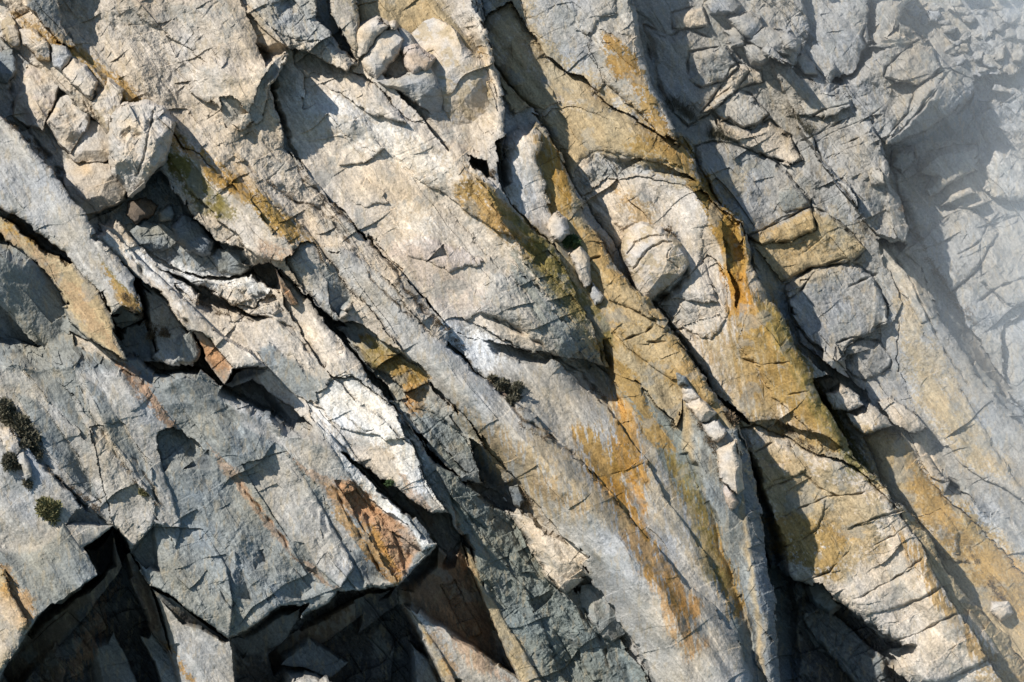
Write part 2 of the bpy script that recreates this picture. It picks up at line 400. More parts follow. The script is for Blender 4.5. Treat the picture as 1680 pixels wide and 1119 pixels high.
P([(768,252),(800,262),(815,300),(800,296),(778,278)], -60, -.3, 0, 0, 0, rough=.5, col='slate')
# ---- rib D
OFF = 70
P([(812,235),(850,200),(880,196),(893,215),(915,245),(932,285),(952,330),(968,372),(1000,420),(1035,465),(1060,485),(1100,540),(1140,600),(1185,655),(1206,690),(1234,760),(1252,860),(1272,1000),(1280,1270),(1220,1270),(1120,1000),(1080,860),(1030,740),(1000,640),(980,560),(945,480),(905,400),(860,355),(822,310)], 48, .05, .33, 14, 14, rough=.3, col='tan', warp=(3.2,1.5))
P([(812,235),(850,200),(880,205),(890,225),(880,260),(895,320),(930,375),(905,395),(860,355),(822,310)], 30, .04, -.2, 14, 8, rough=.12, col='cream', mode='rel')
P([(935,380),(962,370),(1000,420),(1030,462),(1060,487),(1090,530),(1060,520),(1000,490),(975,440)], 8, .0, .04, 7, 5, rough=.4, col='tan', mode='rel')
P([(990,500),(1050,500),(1095,540),(1140,600),(1180,652),(1160,660),(1100,620),(1040,580),(1000,545)], 7, .0, .02, 7, 5, rough=.4, col='tan', mode='rel')
P([(1120,640),(1150,650),(1190,690),(1206,700),(1228,770),(1225,870),(1240,960),(1252,1100),(1250,1270),(1215,1270),(1190,1000),(1150,850),(1130,740)], 0, -.12, -.05, 14, 10, rough=.2, col='grey', mode='rel')
OFF = 90
# ---- rib F: long smooth slab with orange streaks
P([(985,600),(1060,640),(1110,700),(1120,650),(1135,740),(1175,850),(1215,960),(1240,1080),(1250,1270),(1180,1270),(1150,1000),(1100,880),(1030,740)], 40, -.05, .22, 20, 16, rough=.15, col='green')
P([(715,545),(725,528),(760,525),(800,545),(860,570),(905,585),(960,640),(1010,690),(1060,760),(1100,830),(1150,900),(1190,980),(1225,1090),(1240,1270),(1200,1270),(1110,960),(1010,830),(900,715),(800,625),(745,570)], -4, .0, .24, 18, 10, rough=.15, col='pale', mode='anc', at=(740,530))
P([(925,605),(970,600),(1020,660),(1075,740),(1120,820),(1160,900),(1130,870),(1080,810),(1010,720),(960,650)], 4, -.04, .02, 8, 4, rough=.12, col='pale', mode='rel')
# ---- slab S upper part: between the two grooves
P([(100,-140),(330,-140),(420,60),(470,240),(540,330),(640,430),(740,545),(700,620),(590,560),(500,450),(380,330),(240,230),(60,60)], 18, .03, .33, 10, 8, rough=.6, col='warm')
P([(90,-140),(330,-140),(420,10),(452,50),(470,82),(462,110),(440,135),(425,150),(400,140),(350,110),(270,60),(200,20),(120,10)], 6, .04, .02, 14, 8, rough=.45, col='warm', mode='rel')
P([(330,-140),(440,-140),(462,20),(520,60),(470,60),(400,10)], 4, .0, .0, 12, 6, rough=.8, col='pale', mode='rel')
P([(300,110),(340,90),(400,100),(468,82),(470,92),(450,130),(432,150),(425,200),(400,215),(385,200),(350,170),(310,150)], 48, .06, .25, 14, 16, rough=.35, col='cream')
P([(452,95),(470,84),(464,112),(440,140),(430,200),(418,215),(410,190),(420,145)], 30, -.6, -.1, 3, 3, rough=.3, col='pale', warp=(3,1))
P([(360,165),(385,160),(410,185),(405,205),(375,210)], 5, -.3, -.3, 6, 4, rough=.2)
P([(520,335),(560,350),(620,400),(660,445),(650,470),(700,520),(690,540),(640,500),(600,450),(560,400)], 6, .03, .03, 7, 5, rough=.6, col='warm', mode='rel')
P([(520,405),(560,405),(640,460),(700,540),(800,620),(870,680),(900,712),(960,762),(1008,818),(1060,882),(1115,940),(1165,985),(1205,1040),(1235,1110),(1240,1270),(1130,1270),(1040,1060),(960,930),(900,850),(850,790),(780,700),(700,620),(600,500)], 5, .0, .28, 22, 12, rough=.18, col='pale', mode='anc', at=(560,410))
# ---- orange crested rib R above the cave of rocks
P([(-40,-60),(40,-40),(100,60),(120,75),(160,110),(210,150),(260,190),(300,235),(380,290),(430,320),(490,370),(515,400),(540,430),(572,470),(582,500),(560,520),(530,505),(490,470),(440,430),(400,440),(360,400),(270,300),(190,230),(100,150),(0,60)], 22, .03, .33, 12, 12, rough=.7, col='warm')
P([(110,-140),(30,-140),(40,10),(80,45),(115,75),(125,70),(100,40),(95,0)], -10, -.4, .1, 0, 0, rough=.4, col='slate')  # slate strip paints the shadow the crest throws here
P([(270,235),(300,235),(370,290),(410,330),(450,380),(480,400),(480,425),(455,432),(420,420),(400,400),(350,350),(300,300)], 4, .04, .05, 6, 4, rough=.35, col='cream', mode='rel')
P([(470,425),(490,400),(510,398),(530,425),(560,470),(580,485),(575,505),(555,522),(545,520),(520,495),(490,465)], 56, .02, .3, 12, 12, rough=.4, col='pale')
P([(530,425),(548,440),(580,480),(582,495),(558,520),(543,505)], 38, -.6, .0, 4, 5, rough=.4, col='grey', warp=(3,1))
# cave below the cluster of blocks
P([(140,340),(205,318),(235,288),(262,280),(300,332),(345,387),(400,408),(414,440),(380,452),(300,446),(250,412),(205,380),(170,372)], -70, .05, .30, 0, 0, rough=.6, col='grey')
P([(160,372),(200,384),(240,415),(285,442),(370,452),(412,444),(452,470),(490,500),(480,520),(420,520),(330,470),(240,430),(200,400)], -14, .05, .45, 10, 7, rough=.3, col='white')
# ---- left slabs
P([(-190,380),(20,380),(60,400),(200,560),(260,600),(330,640),(370,680),(300,700),(100,640),(-190,620)], 20, -.1, .2, 0, 0, rough=.2, col='grey')
P([(160,365),(190,360),(260,430),(330,480),(420,505),(460,440),(490,470),(560,560),(610,620),(650,670),(700,740),(745,800),(760,850),(700,840),(650,800),(560,740),(440,640),(300,540),(220,440)], 34, .02, .34, 10, 9, rough=.35, col='cream')
P([(452,440),(478,462),(520,505),(552,550),(565,575),(560,590),(535,605),(548,618),(595,622),(625,650),(665,680),(700,740),(740,800),(700,760),(640,700),(580,660),(545,618),(500,560),(470,500)], 46, .06, .36, 7, 8, rough=.15, col='cream')
P([(450,440),(456,446),(490,500),(480,502),(462,478)], 40, -.55, .1, 2, 2, rough=.1, col='rust', warp=(2,1))
P([(420,575),(440,560),(500,600),(545,618),(520,660),(502,662),(470,640)], 5, .0, -.03, 6, 5, rough=.15, col='grey', mode='rel')
P([(285,470),(340,455),(420,470),(450,480),(470,510),(420,520),(360,505),(300,490)], 5, .03, .02, 8, 6, rough=.85, col='cream', mode='rel')
P([(520,640),(560,615),(600,625),(650,670),(690,720),(640,720),(560,700),(520,665)], 5, .08, .08, 8, 4, rough=.3, col='white', mode='rel')
# ---- lichen rocks between (590,545) and (820,800)
P([(550,530),(575,520),(640,560),(690,600),(710,640),(760,700),(820,790),(760,790),(700,720),(640,640),(590,590)], 8, -.05, .3, 8, 8, rough=.5, col='grey')
P([(575,560),(600,540),(640,565),(680,595),(700,620),(698,635),(670,645),(640,620),(600,595)], 30, .0, .34, 16, 14, rough=.5, col='tan')
P([(665,640),(700,628),(740,665),(775,720),(760,722),(715,680),(680,665)], 26, .02, .34, 9, 9, rough=.5, col='pale')
P([(735,680),(755,672),(790,720),(810,765),(790,760),(755,720)], 24, .02, .34, 9, 9, rough=.3, col='pale')
P([(640,655),(660,650),(720,720),(770,780),(740,770),(690,715)], 18, -.2, .2, 6, 6, rough=.5, col='green')
# dark pit with fallen blocks
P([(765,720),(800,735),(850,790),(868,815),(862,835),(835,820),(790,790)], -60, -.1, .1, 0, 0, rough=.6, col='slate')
# ---- greenish rock band T
P([(640,650),(700,735),(770,790),(830,835),(880,880),(940,960),(1000,1030),(1060,1100),(1090,1270),(900,1270),(850,1119),(790,980),(755,880),(700,790)], 24, -.22, .18, 12, 10, rough=.9, col='green')
P([(660,690),(720,760),(780,860),(860,960),(900,1050),(960,1200),(900,1200),(830,1060),(770,920),(700,800)], 8, .02, .03, 8, 7, rough=.6, col='green', mode='rel')
P([(945,1000),(985,1010),(1030,1050),(1060,1119),(1080,1270),(1000,1270),(970,1119),(930,1040)], 10, .0, .02, 10, 9, rough=.45, col='green', mode='rel')
P([(828,835),(850,828),(900,865),(940,890),(968,915),(970,940),(945,965),(930,975),(905,955),(870,905)], 52, .05, .33, 14, 16, rough=.35, col='cream')
# ---- left edge slab L with nose
P([(-190,-60),(-40,60),(0,188),(48,235),(80,270),(110,312),(140,352),(160,385),(195,425),(218,455),(235,512),(222,518),(200,515),(180,517),(160,480),(120,430),(80,390),(0,340),(-190,300)], 64, .04, .33, 10, 12, rough=.25, col='pale')
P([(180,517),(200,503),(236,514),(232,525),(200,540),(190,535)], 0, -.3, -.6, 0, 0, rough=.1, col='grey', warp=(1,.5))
P([(190,530),(235,525),(262,590),(235,592),(205,590),(192,560)], -25, -.2, .1, 0, 0, rough=.3, col='slate', warp=(3,1))  # shadow beneath the nose, painted slate on the recess
P([(-190,330),(0,352),(60,395),(120,430),(165,485),(185,525),(192,560),(206,588),(190,590),(150,560),(110,520),(60,430),(0,385),(-190,350)], 54, .12, .28, 6, 6, rough=.2, col='tan')
P([(-190,350),(0,400),(50,420),(85,455),(112,500),(120,550),(118,572),(75,572),(60,560),(30,540),(0,500),(-190,440)], 46, -.42, -.05, 16, 14, rough=.15, col='grey')
P([(-190,440),(0,505),(40,545),(70,565),(72,580),(30,572),(0,578),(-190,560)], -25, -.3, -.4, 0, 0, rough=.3, col='slate')  # underside of the bulge, shade put into its colour
P([(116,545),(150,560),(205,590),(215,600),(170,590),(120,570)], 20, .0, .2, 6, 6, rough=.2, col='cream')
# ---- slab N with nose over (380,635)-(440,603)
P([(150,385),(175,372),(205,402),(250,445),(300,490),(350,540),(400,570),(442,602),(430,605),(384,603),(380,612),(340,560),(280,520),(235,470),(200,430)], 64, .06, .36, 7, 8, rough=.2, col='cream')
P([(384,604),(400,601),(441,603),(438,612),(400,628),(380,636),(368,630)], 10, -.1, -.7, 0, 0, rough=.1, col='dark', warp=(1,.5))  # underside of the nose, painted dark as shade
P([(315,541),(330,545),(383,603),(368,630),(350,610),(335,585)], 44, .42, -.05, 3, 3, rough=.15, col='rust', warp=(2,1))
P([(218,455),(260,480),(300,530),(318,545),(330,585),(315,600),(285,600),(250,585),(236,530)], 18, -.0, .3, 6, 8, rough=.4, col='pale')
P([(284,560),(300,540),(314,540),(328,580),(318,595),(285,595)], 34, -.2, .1, 5, 5, rough=.2, col='grey', warp=(3,1))
# ---- big grey slab J
P([(-190,560),(0,582),(40,575),(72,578),(118,572),(200,592),(240,610),(280,605),(330,600),(366,632),(420,660),(470,680),(520,690),(560,740),(620,800),(680,850),(718,893),(700,915),(685,930),(650,962),(600,965),(575,975),(555,968),(540,985),(492,1015),(490,1005),(496,993),(460,993),(430,1015),(408,1032),(378,1048),(345,1025),(310,1000),(280,975),(245,960),(228,935),(212,905),(192,868),(185,862),(140,893),(100,860),(60,890),(-190,850)], 60, -.12, .15, 8, 7, rough=.35, col='grey', warp=(1.6,1), chip=2.2)
P([(-190,600),(0,600),(40,600),(110,640),(200,740),(250,820),(255,855),(212,902),(190,866),(150,838),(110,800),(60,760),(0,700)], 3, .02, .0, 5, 3, rough=.25, col='pale', warp=(3,1), mode='rel')
P([(40,602),(60,596),(120,650),(150,720),(145,726),(100,680)], -2, -.2, .0, 3, 1, rough=.1, col='grey', mode='rel')
P([(225,612),(300,604),(360,632),(395,700),(380,700),(284,698),(240,650)], -5, -.15, -.05, 0, 0, rough=.1, col='grey', warp=(3,1), mode='rel')
P([(205,598),(232,620),(283,690),(284,698),(262,715),(265,770),(300,860),(290,900),(250,840),(190,740),(130,650),(118,600)], 5, .03, .0, 5, 4, rough=.2, col='pale', warp=(3,1), mode='rel')
P([(372,660),(400,650),(430,680),(520,690),(560,760),(640,870),(668,955),(640,962),(600,962),(560,880),(520,800),(470,740),(400,700)], 4, .03, .0, 5, 4, rough=.2, col='pale', warp=(3,1), mode='rel')
P([(262,715),(280,700),(300,705),(330,735),(350,770),(305,768),(270,775),(258,740)], 45, -.1, .1, 5, 5, rough=.6, col='grey')
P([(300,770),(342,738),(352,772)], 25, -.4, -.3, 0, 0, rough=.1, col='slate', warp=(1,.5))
P([(500,660),(530,670),(600,770),(660,840),(690,880),(718,893),(690,905),(640,870),(560,760),(520,700)], 5, .06, .06, 4, 3, rough=.35, col='white', warp=(3,1), mode='rel')
P([(548,790),(580,790),(620,830),(670,860),(690,905),(670,945),(652,962),(620,905),(590,860)], -6, .05, .0, 0, 0, rough=.7, col='rust', warp=(3,1.4), mode='rel')
P([(640,720),(700,735),(740,800),(755,885),(735,910),(718,892),(690,850),(650,790)], 3, -.03, .02, 5, 4, rough=.3, col='pale', warp=(3,1), mode='rel')
# lower left slab
P([(-190,690),(0,700),(20,705),(60,755),(100,790),(140,838),(186,862),(140,897),(165,940),(148,950),(130,968),(100,990),(82,990),(62,1010),(40,1048),(5,1100),(-190,1140)], 66, -.05, .20, 5, 5, rough=.2, col='pale', warp=(3,1.4))
P([(-190,900),(0,925),(20,975),(45,1015),(35,1055),(5,1100),(-190,1180)], 55, .25, .25, 12, 8, rough=.15, col='tan')
P([(95,862),(102,858),(165,940),(148,952),(100,990),(62,1010),(30,960),(0,930),(-20,890),(55,896)], 74, -.12, .18, 4, 4, rough=.2, col='grey', warp=(2,1))
P([(108,862),(125,835),(145,830),(160,845),(168,864)], 50, -.5, -.5, 0, 0, rough=.2, col='slate', warp=(1,.5))  # small arch, its inside darkened in colour for shade
# ---- the undercut at the bottom: deep walls under the slab edges, coloured dark for their shade
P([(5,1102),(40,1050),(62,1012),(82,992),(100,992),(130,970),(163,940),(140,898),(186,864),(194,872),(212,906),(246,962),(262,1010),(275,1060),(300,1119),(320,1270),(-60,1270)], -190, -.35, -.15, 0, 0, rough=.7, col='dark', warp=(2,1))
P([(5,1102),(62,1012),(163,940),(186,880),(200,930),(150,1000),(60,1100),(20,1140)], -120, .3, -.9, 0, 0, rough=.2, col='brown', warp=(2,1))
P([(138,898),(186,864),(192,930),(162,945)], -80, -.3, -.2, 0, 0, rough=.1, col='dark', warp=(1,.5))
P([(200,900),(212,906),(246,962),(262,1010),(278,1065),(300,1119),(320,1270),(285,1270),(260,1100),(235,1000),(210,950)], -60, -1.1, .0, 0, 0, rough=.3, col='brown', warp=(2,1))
P([(212,905),(252,858),(268,945),(240,935)], 10, -.6, -.25, 0, 0, rough=.1, col='slate', warp=(1,.5))  # triangle of cast shadow, put into the colour in slate
P([(246,962),(262,965),(380,1050),(400,1270),(310,1270),(275,1060)], 2, -.1, .15, 0, 0, rough=.12, col='pale', warp=(2,1))
P([(246,962),(280,977),(310,1002),(345,1027),(378,1050),(372,1058),(330,1035),(300,1025),(255,975)], -20, -.2, -.3, 0, 0, rough=.1, col='dark', warp=(2,1))  # slim shadow below the slab edge, painted as a dark strip
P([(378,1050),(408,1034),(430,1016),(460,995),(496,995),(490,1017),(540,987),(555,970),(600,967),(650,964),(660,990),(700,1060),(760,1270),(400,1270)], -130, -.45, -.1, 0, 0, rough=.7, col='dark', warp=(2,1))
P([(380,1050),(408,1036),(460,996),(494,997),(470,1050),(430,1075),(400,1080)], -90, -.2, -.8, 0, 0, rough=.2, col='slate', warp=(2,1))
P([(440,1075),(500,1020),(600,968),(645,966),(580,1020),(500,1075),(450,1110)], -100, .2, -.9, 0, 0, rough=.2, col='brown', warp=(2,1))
P([(460,1095),(500,1090),(535,1105),(560,1140),(520,1270),(440,1270)], 15, .1, .3, 5, 5, rough=.3, col='pale', warp=(3,1))
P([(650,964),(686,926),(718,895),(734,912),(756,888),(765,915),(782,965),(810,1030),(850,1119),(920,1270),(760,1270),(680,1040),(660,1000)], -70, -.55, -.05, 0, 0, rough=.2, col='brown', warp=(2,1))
P([(661,988),(690,995),(740,1030),(820,1085),(900,1150),(900,1270),(740,1270),(725,1119),(690,1050)], 20, -.15, .25, 4, 4, rough=.12, col='pale', warp=(2,1))
P([(661,990),(690,1030),(725,1119),(760,1270),(790,1270),(750,1119),(700,1030)], 26, .1, .25, 4, 4, rough=.2, col='tan', warp=(2,1))
P([(756,888),(770,900),(795,960),(840,1040),(890,1119),(960,1270),(920,1270),(850,1119),(800,1010),(768,930)], 25, .05, .25, 5, 5, rough=.25, col='tan', warp=(2,1))

P([(457,1073),(503,1039),(573,1086),(567,1093),(537,1113),(500,1095),(460,1092)], -100, -.25, .2, 0, 0, rough=.5, col='slate', warp=(2,1))
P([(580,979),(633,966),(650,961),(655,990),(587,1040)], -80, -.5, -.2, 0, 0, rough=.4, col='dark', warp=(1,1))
P([(228,1040),(250,1035),(275,1072),(292,1110),(300,1150),(270,1150),(250,1085)], -140, -.0, .3, 5, 6, rough=.3, col='grey', warp=(2,1))
P([(140,1050),(187,1033),(227,1119),(240,1270),(170,1270)], -175, .1, .2, 4, 6, rough=.2, col='slate', warp=(2,1))
P([(252,851),(272,856),(268,862),(255,858)], 66, 0, .3, 3, 3, rough=.1, col='pale', warp=(1,1))
P([(670,1050),(705,1080),(725,1130),(740,1270),(690,1270),(670,1110)], -90, -.3, .1, 5, 6, rough=.3, col='slate', warp=(2,1))
P([(1206,700),(1236,755),(1272,850),(1288,900),(1310,1000),(1320,1270),(1250,1270),(1248,1119),(1240,1000),(1218,860),(1213,780)], 0, -1.1, .19, 0, 0, rough=.5, col='slate', mode='rel', at=(1218,800), warp=(3,1.5))  # right flank of rib D, its self-shadow put into the slate colour
P([(1215,705),(1290,715),(1322,770),(1250,800)], 6, .03, .03, 10, 6, rough=.35, col='cream', mode='rel')
P([(1258,860),(1356,816),(1345,866),(1268,902)], 4, .02, .02, 5, 4, rough=.3, col='tan', mode='rel', warp=(2,1))
P([(1366,826),(1450,798),(1490,838),(1390,868)], 4, .02, .03, 5, 4, rough=.3, col='cream', mode='rel', warp=(2,1))
P([(1400,985),(1520,914),(1545,962),(1480,994),(1420,1010)], 4, .02, .02, 5, 4, rough=.3, col='cream', mode='rel', warp=(2,1))
P([(1500,1042),(1592,998),(1640,1072),(1552,1117),(1510,1119)], 8, .05, .04, 10, 8, rough=.3, col='cream', mode='rel', warp=(2,1))
P([(383,905),(398,925),(416,990),(388,982),(376,940)], -3, -.7, -.1, 0, 0, rough=.3, col='grey', mode='rel', warp=(2,1))
P([(408,905),(432,902),(440,925),(420,935)], -4, -.5, -.3, 0, 0, rough=.5, col='slate', mode='rel', warp=(2,1))
P([(520,835),(535,830),(545,875),(530,885)], -3, -.5, -.1, 0, 0, rough=.2, col='grey', mode='rel', warp=(2,1))
P([(318,985),(360,970),(385,1010),(378,1045),(345,1025)], 3, .1, -.1, 3, 3, rough=.4, col='pale', mode='rel', warp=(2,1))
P([(430,940),(480,930),(510,965),(470,990),(440,985)], 2, .05, -.15, 3, 3, rough=.4, col='grey', mode='rel', warp=(2,1))
P([(560,900),(600,890),(640,955),(605,962),(575,972),(555,965)], -2, -.25, -.1, 3, 3, rough=.3, col='grey', mode='rel', warp=(2,1))
P([(150,700),(200,690),(245,760),(250,850),(215,900),(180,850)], 3, .08, .02, 5, 4, rough=.4, col='pale', mode='rel')

P([(395,760),(470,740),(540,850),(580,930),(560,965),(520,930),(470,880)], 3, .14, .0, 4, 3, rough=.3, col='pale', mode='rel', warp=(2,1))
P([(250,862),(330,868),(372,930),(380,985),(378,1045),(345,1025),(310,1000),(245,960),(215,905)], 3, .16, .08, 4, 3, rough=.4, col='grey', mode='rel', warp=(2,1))
P([(440,880),(500,890),(540,960),(496,993),(462,992),(440,960)], -2, -.26, -.05, 0, 0, rough=.35, col='grey', mode='rel', warp=(2,1))
P([(560,830),(600,840),(640,955),(612,962),(590,930)], -2, -.3, .0, 0, 0, rough=.3, col='grey', mode='rel', warp=(2,1))
P([(130,610),(170,640),(240,760),(262,830),(240,800),(180,720)], -2, -.35, .1, 0, 0, rough=.3, col='grey', mode='rel', warp=(2,1))
P([(20,640),(60,650),(130,750),(170,830),(130,800),(70,730)], -2, -.3, .1, 0, 0, rough=.3, col='grey', mode='rel', warp=(2,1))

def box(a, r):
    k = 2 * r + 1
    for ax in (0, 1):
        pad = [(0, 0), (0, 0)]; pad[ax] = (r + 1, r)
        c = np.cumsum(np.pad(a, pad, mode='edge').astype(np.float64), axis=ax)
        a = (c[k:] - c[:-k] if ax == 0 else c[:, k:] - c[:, :-k]) / k
    return a.astype(f32)


def calm(pts, fe, lim, keep):
    global H
    sl_ = sub(pts, 60)
    m_ = sstep(0, 1, np.clip(sdf(X[sl_], Y[sl_], pts) / fe + .5, 0, 1))
    B2 = box(box(H[sl_], 28), 28)
    D_ = H[sl_] - B2
    D2 = np.sign(D_) * (np.minimum(np.abs(D_), lim) + np.maximum(np.abs(D_) - lim, 0) * keep)
    H[sl_] += (D2 - D_) * m_


calm([(100,30),(300,0),(400,160),(480,230),(560,300),(700,440),(830,500),(960,600),(1080,720),(1150,860),(1240,1020),(1260,1200),(1050,1200),(960,1000),(860,870),(770,740),(690,660),(600,560),(560,440),(500,390),(400,290),(290,190)], 40, 7, .25)
calm([(830,320),(930,400),(990,500),(1100,700),(1180,860),(1240,1100),(1100,900),(1000,700),(900,560),(840,440)], 30, 6, .25)
calm([(100,600),(230,620),(330,660),(420,700),(560,760),(640,860),(600,900),(400,860),(250,800),(150,760),(0,700),(0,620)], 30, 6, .4)
calm([(1340,380),(1500,420),(1700,760),(1700,900),(1500,740),(1380,600),(1490,560),(1470,480)], 30, 8, .4)
calm([(330,-30),(480,-30),(476,70),(440,82),(380,60)], 16, 5, .2)
calm([(430,590),(560,620),(640,740),(560,740),(480,700),(440,650)], 16, 6, .3)
calm([(1330,60),(1600,80),(1600,230),(1440,240),(1400,160)], 20, 10, .5)
calm([(1480,320),(1700,330),(1700,560),(1600,540)], 20, 8, .4)
#GROOVES
G = groove
G([(470,215),(482,260),(500,295),(560,352),(612,402),(645,440),(668,480),(700,515),(738,548)], 5, 7, dark=.7, col='brown')
G([(385,250),(425,290),(475,325),(530,345),(570,395),(620,470),(680,525),(728,560)], 4.5, 6, dark=.6, col='brown')
G([(722,540),(760,585),(800,622),(862,690),(905,714),(960,764),(1008,820),(1062,885)], 5, 9, dark=.6, col='brown')
G([(780,515),(830,528),(900,576),(950,612),(1000,668),(1020,700)], 5, 8, dark=.4, col='brown')
G([(560,540),(640,640),(700,725),(760,800)], 5, 8, dark=.5, col='slate')
G([(830,835),(870,900),(905,950),(945,1000),(990,1055),(1010,1119)], 5, 10, dark=.5, col='brown')
G([(200,400),(250,470),(300,520),(330,545)], 6, 10, dark=.5, col='brown')
G([(330,495),(380,520),(440,520),(480,540),(520,600)], 5, 8, dark=.4, col='brown')
G([(0,60),(30,190),(90,270),(140,345)], 7, 9, dark=.5, col='brown')
G([(60,755),(100,790),(140,835),(186,862)], 5, 8, dark=.6, col='brown')
G([(0,690),(60,750)], 6, 8, dark=.5, col='brown')
G([(210,740),(250,800),(265,830)], 3, 3, dark=.5, col='brown')
G([(120,600),(160,700),(230,800),(255,850)], 4, 4, dark=.2, col='tan')
G([(380,775),(440,850),(500,930),(560,975)], 4, 5, dark=.5, col='rust')
G([(540,790),(575,850),(610,910),(640,955)], 5, 8, dark=.5, col='brown')
G([(500,660),(560,730),(620,790),(690,870)], 3, 4, dark=.2, col='rust')
G([(545,655),(600,710),(625,700),(640,690)], 2.5, 4, dark=.3, col='brown')
for a_ in ([(1250,805),(1290,790),(1322,770)], [(1258,858),(1310,836),(1358,815),(1420,808),(1452,796)], [(1268,905),(1315,885),(1343,868),(1352,838),(1366,828)],
           [(1385,868),(1440,850),(1490,835)], [(1430,897),(1465,880),(1492,858)], [(1400,985),(1450,960),(1520,912)], [(1480,995),(1520,978),(1545,965),(1564,960)],
           [(1450,1055),(1500,1042),(1560,1012),(1592,996)], [(1552,1119),(1600,1092),(1642,1074)], [(1315,775),(1345,800),(1385,820)],
           [(1212,585),(1250,600),(1298,594)], [(1290,650),(1330,640)], [(1235,745),(1275,722)], [(1305,960),(1360,935),(1395,905)]):
    G(a_, 3.2, 7, warp=(2, 1.5))
for a_ in ([(1018,400),(1050,385),(1085,382)], [(1040,425),(1070,405),(1100,395)], [(1075,545),(1120,540),(1150,560)], [(1020,500),(1080,530)],
           [(960,430),(985,420)], [(1010,565),(1060,545),(1075,530)], [(1060,560),(1100,560)], [(1310,235),(1360,210),(1398,190)],
           [(1320,200),(1350,180),(1398,168)], [(1380,240),(1430,215)], [(1440,380),(1500,470),(1540,560),(1600,650)], [(1465,400),(1510,440),(1540,520)],
           [(1280,505),(1340,445),(1400,425)], [(1390,470),(1440,450)], [(1570,420),(1640,375)], [(1600,500),(1640,470),(1700,450)], [(1425,30),(1412,60),(1425,80)],
           [(1500,190),(1530,160),(1565,110)], [(1560,110),(1540,140),(1500,190),(1470,225)], [(1395,560),(1430,550)]):
    G(a_, 4, 9, warp=(3, 1.5))
dome(1130, 490, 60, 45, 20, 8); dome(1010, 350, 50, 30, 40, 6); dome(700, 420, 90, 45, 30, 10); dome(560, 180, 70, 40, 40, 8)
dome(420, 330, 60, 30, 50, 10); dome(350, 100, 60, 40, 30, 10); dome(620, 300, 60, 40, 30, 8); dome(1290, 300, 60, 40, 10, 8)
dome(1500, 180, 60, 30, -40, 10); dome(1380, 60, 50, 60, 0, 10); dome(1250, 900, 40, 90, -30, -10); dome(850, 640, 120, 30, 52, 8)
dome(1440, 200, 30, 50, -30, 10); dome(240, 120, 70, 40, 40, 10); dome(880, 850, 120, 40, 52, 10); dome(1060, 980, 120, 40, 55, 12)

G([(1130,436),(1112,470),(1068,500),(1052,494)], 11, 26, warp=(2, 1))
G([(266,250),(300,292),(335,330),(380,365)], 14, -6, warp=(4, 1.5))
dome(1120, 1060, 160, 45, 55, 12); dome(800, 680, 150, 30, 45, 6); dome(560, 960, 60, 40, 30, 6)

P([(1320,1030),(1345,1015),(1372,1040),(1362,1075),(1335,1065)], 9, .0, .05, 6, 6, rough=.7, col='slate', mode='rel')
P([(1290,960),(1315,950),(1328,975),(1305,995)], 9, .0, .05, 6, 6, rough=.7, col='slate', mode='rel')
P([(1400,1060),(1440,1075),(1460,1119),(1430,1140),(1398,1100)], 10, .0, .05, 8, 6, rough=.7, col='slate', mode='rel')
P([(60,1070),(90,1050),(110,1090),(100,1140),(60,1130)], 14, .2, .1, 4, 4, rough=.7, col='brown', mode='rel', warp=(2,1))
P([(120,1000),(160,980),(175,1030),(140,1060)], 12, .2, .0, 4, 4, rough=.7, col='dark', mode='rel', warp=(2,1))
P([(590,1040),(625,1010),(650,1060),(640,1119),(600,1119)], 12, .1, .1, 4, 4, rough=.7, col='dark', mode='rel', warp=(2,1))
P([(720,960),(745,950),(790,1040),(770,1050)], 8, .2, .0, 4, 4, rough=.6, col='brown', mode='rel', warp=(2,1))

# the long swelling crests of the ribs
for ln, w_, d_ in [([(690,550),(800,660),(900,760),(1000,870),(1090,980),(1170,1130)], 62, 20), ([(540,110),(680,215),(790,305),(880,400),(960,510)], 70, 22),
                   ([(890,120),(1030,210),(1120,285),(1190,390),(1240,500),(1330,650),(1410,775)], 62, 24), ([(880,230),(950,350),(1040,470),(1130,600)], 36, 12),
                   ([(940,640),(1050,760),(1130,880),(1200,1040)], 46, 14), ([(1400,690),(1500,780),(1620,890),(1720,990)], 52, 16), ([(1290,735),(1400,800),(1500,920),(1590,1050)], 70, 18),
                   ([(1470,430),(1560,560),(1660,690)], 46, 16), ([(150,-40),(300,60),(420,90)], 60, 14), ([(60,20),(200,150),(300,250),(420,340),(540,450)], 40, 12)]:
    G(ln, w_, -d_, warp=(8, 2), p=1.25)

# ---- stains, lichen and pale patches
A = paint
A([(870,-20),(880,60),(1000,150),(1110,240),(1140,290),(1060,260),(960,200),(880,150),(800,70),(820,0)], 'tan', .7, 20)
A([(980,150),(1060,205),(1120,250),(1140,300),(1100,290),(1000,230),(900,190)], 'ochre', .5, 20, 'spot', .2)
A([(990,55),(1020,70),(1045,90),(1070,150),(1100,220),(1115,245),(1095,235),(1060,190),(1030,150),(1000,100)], 'ochre', .9, 8, 'spot', .1)
A([(1060,200),(1130,240),(1150,290),(1200,350),(1222,400),(1222,470),(1200,440),(1170,370),(1130,310),(1080,240)], 'ochre', .95, 10, 'strike', 0)
A([(1130,240),(1155,290),(1205,350),(1226,420),(1210,400),(1160,330)], 'olive', .7, 10, 'strike', .1)
A([(1180,380),(1215,400),(1225,470),(1200,520),(1185,460)], 'orange', .95, 10, 'streak', 0)
A([(1010,310),(1060,330),(1080,380),(1030,370)], 'ochre', .6, 20, 'spot', .2)
A([(1150,560),(1260,520),(1330,610),(1370,690),(1330,700),(1260,650),(1200,640)], 'ochre', .6, 25, 'streak', .05)
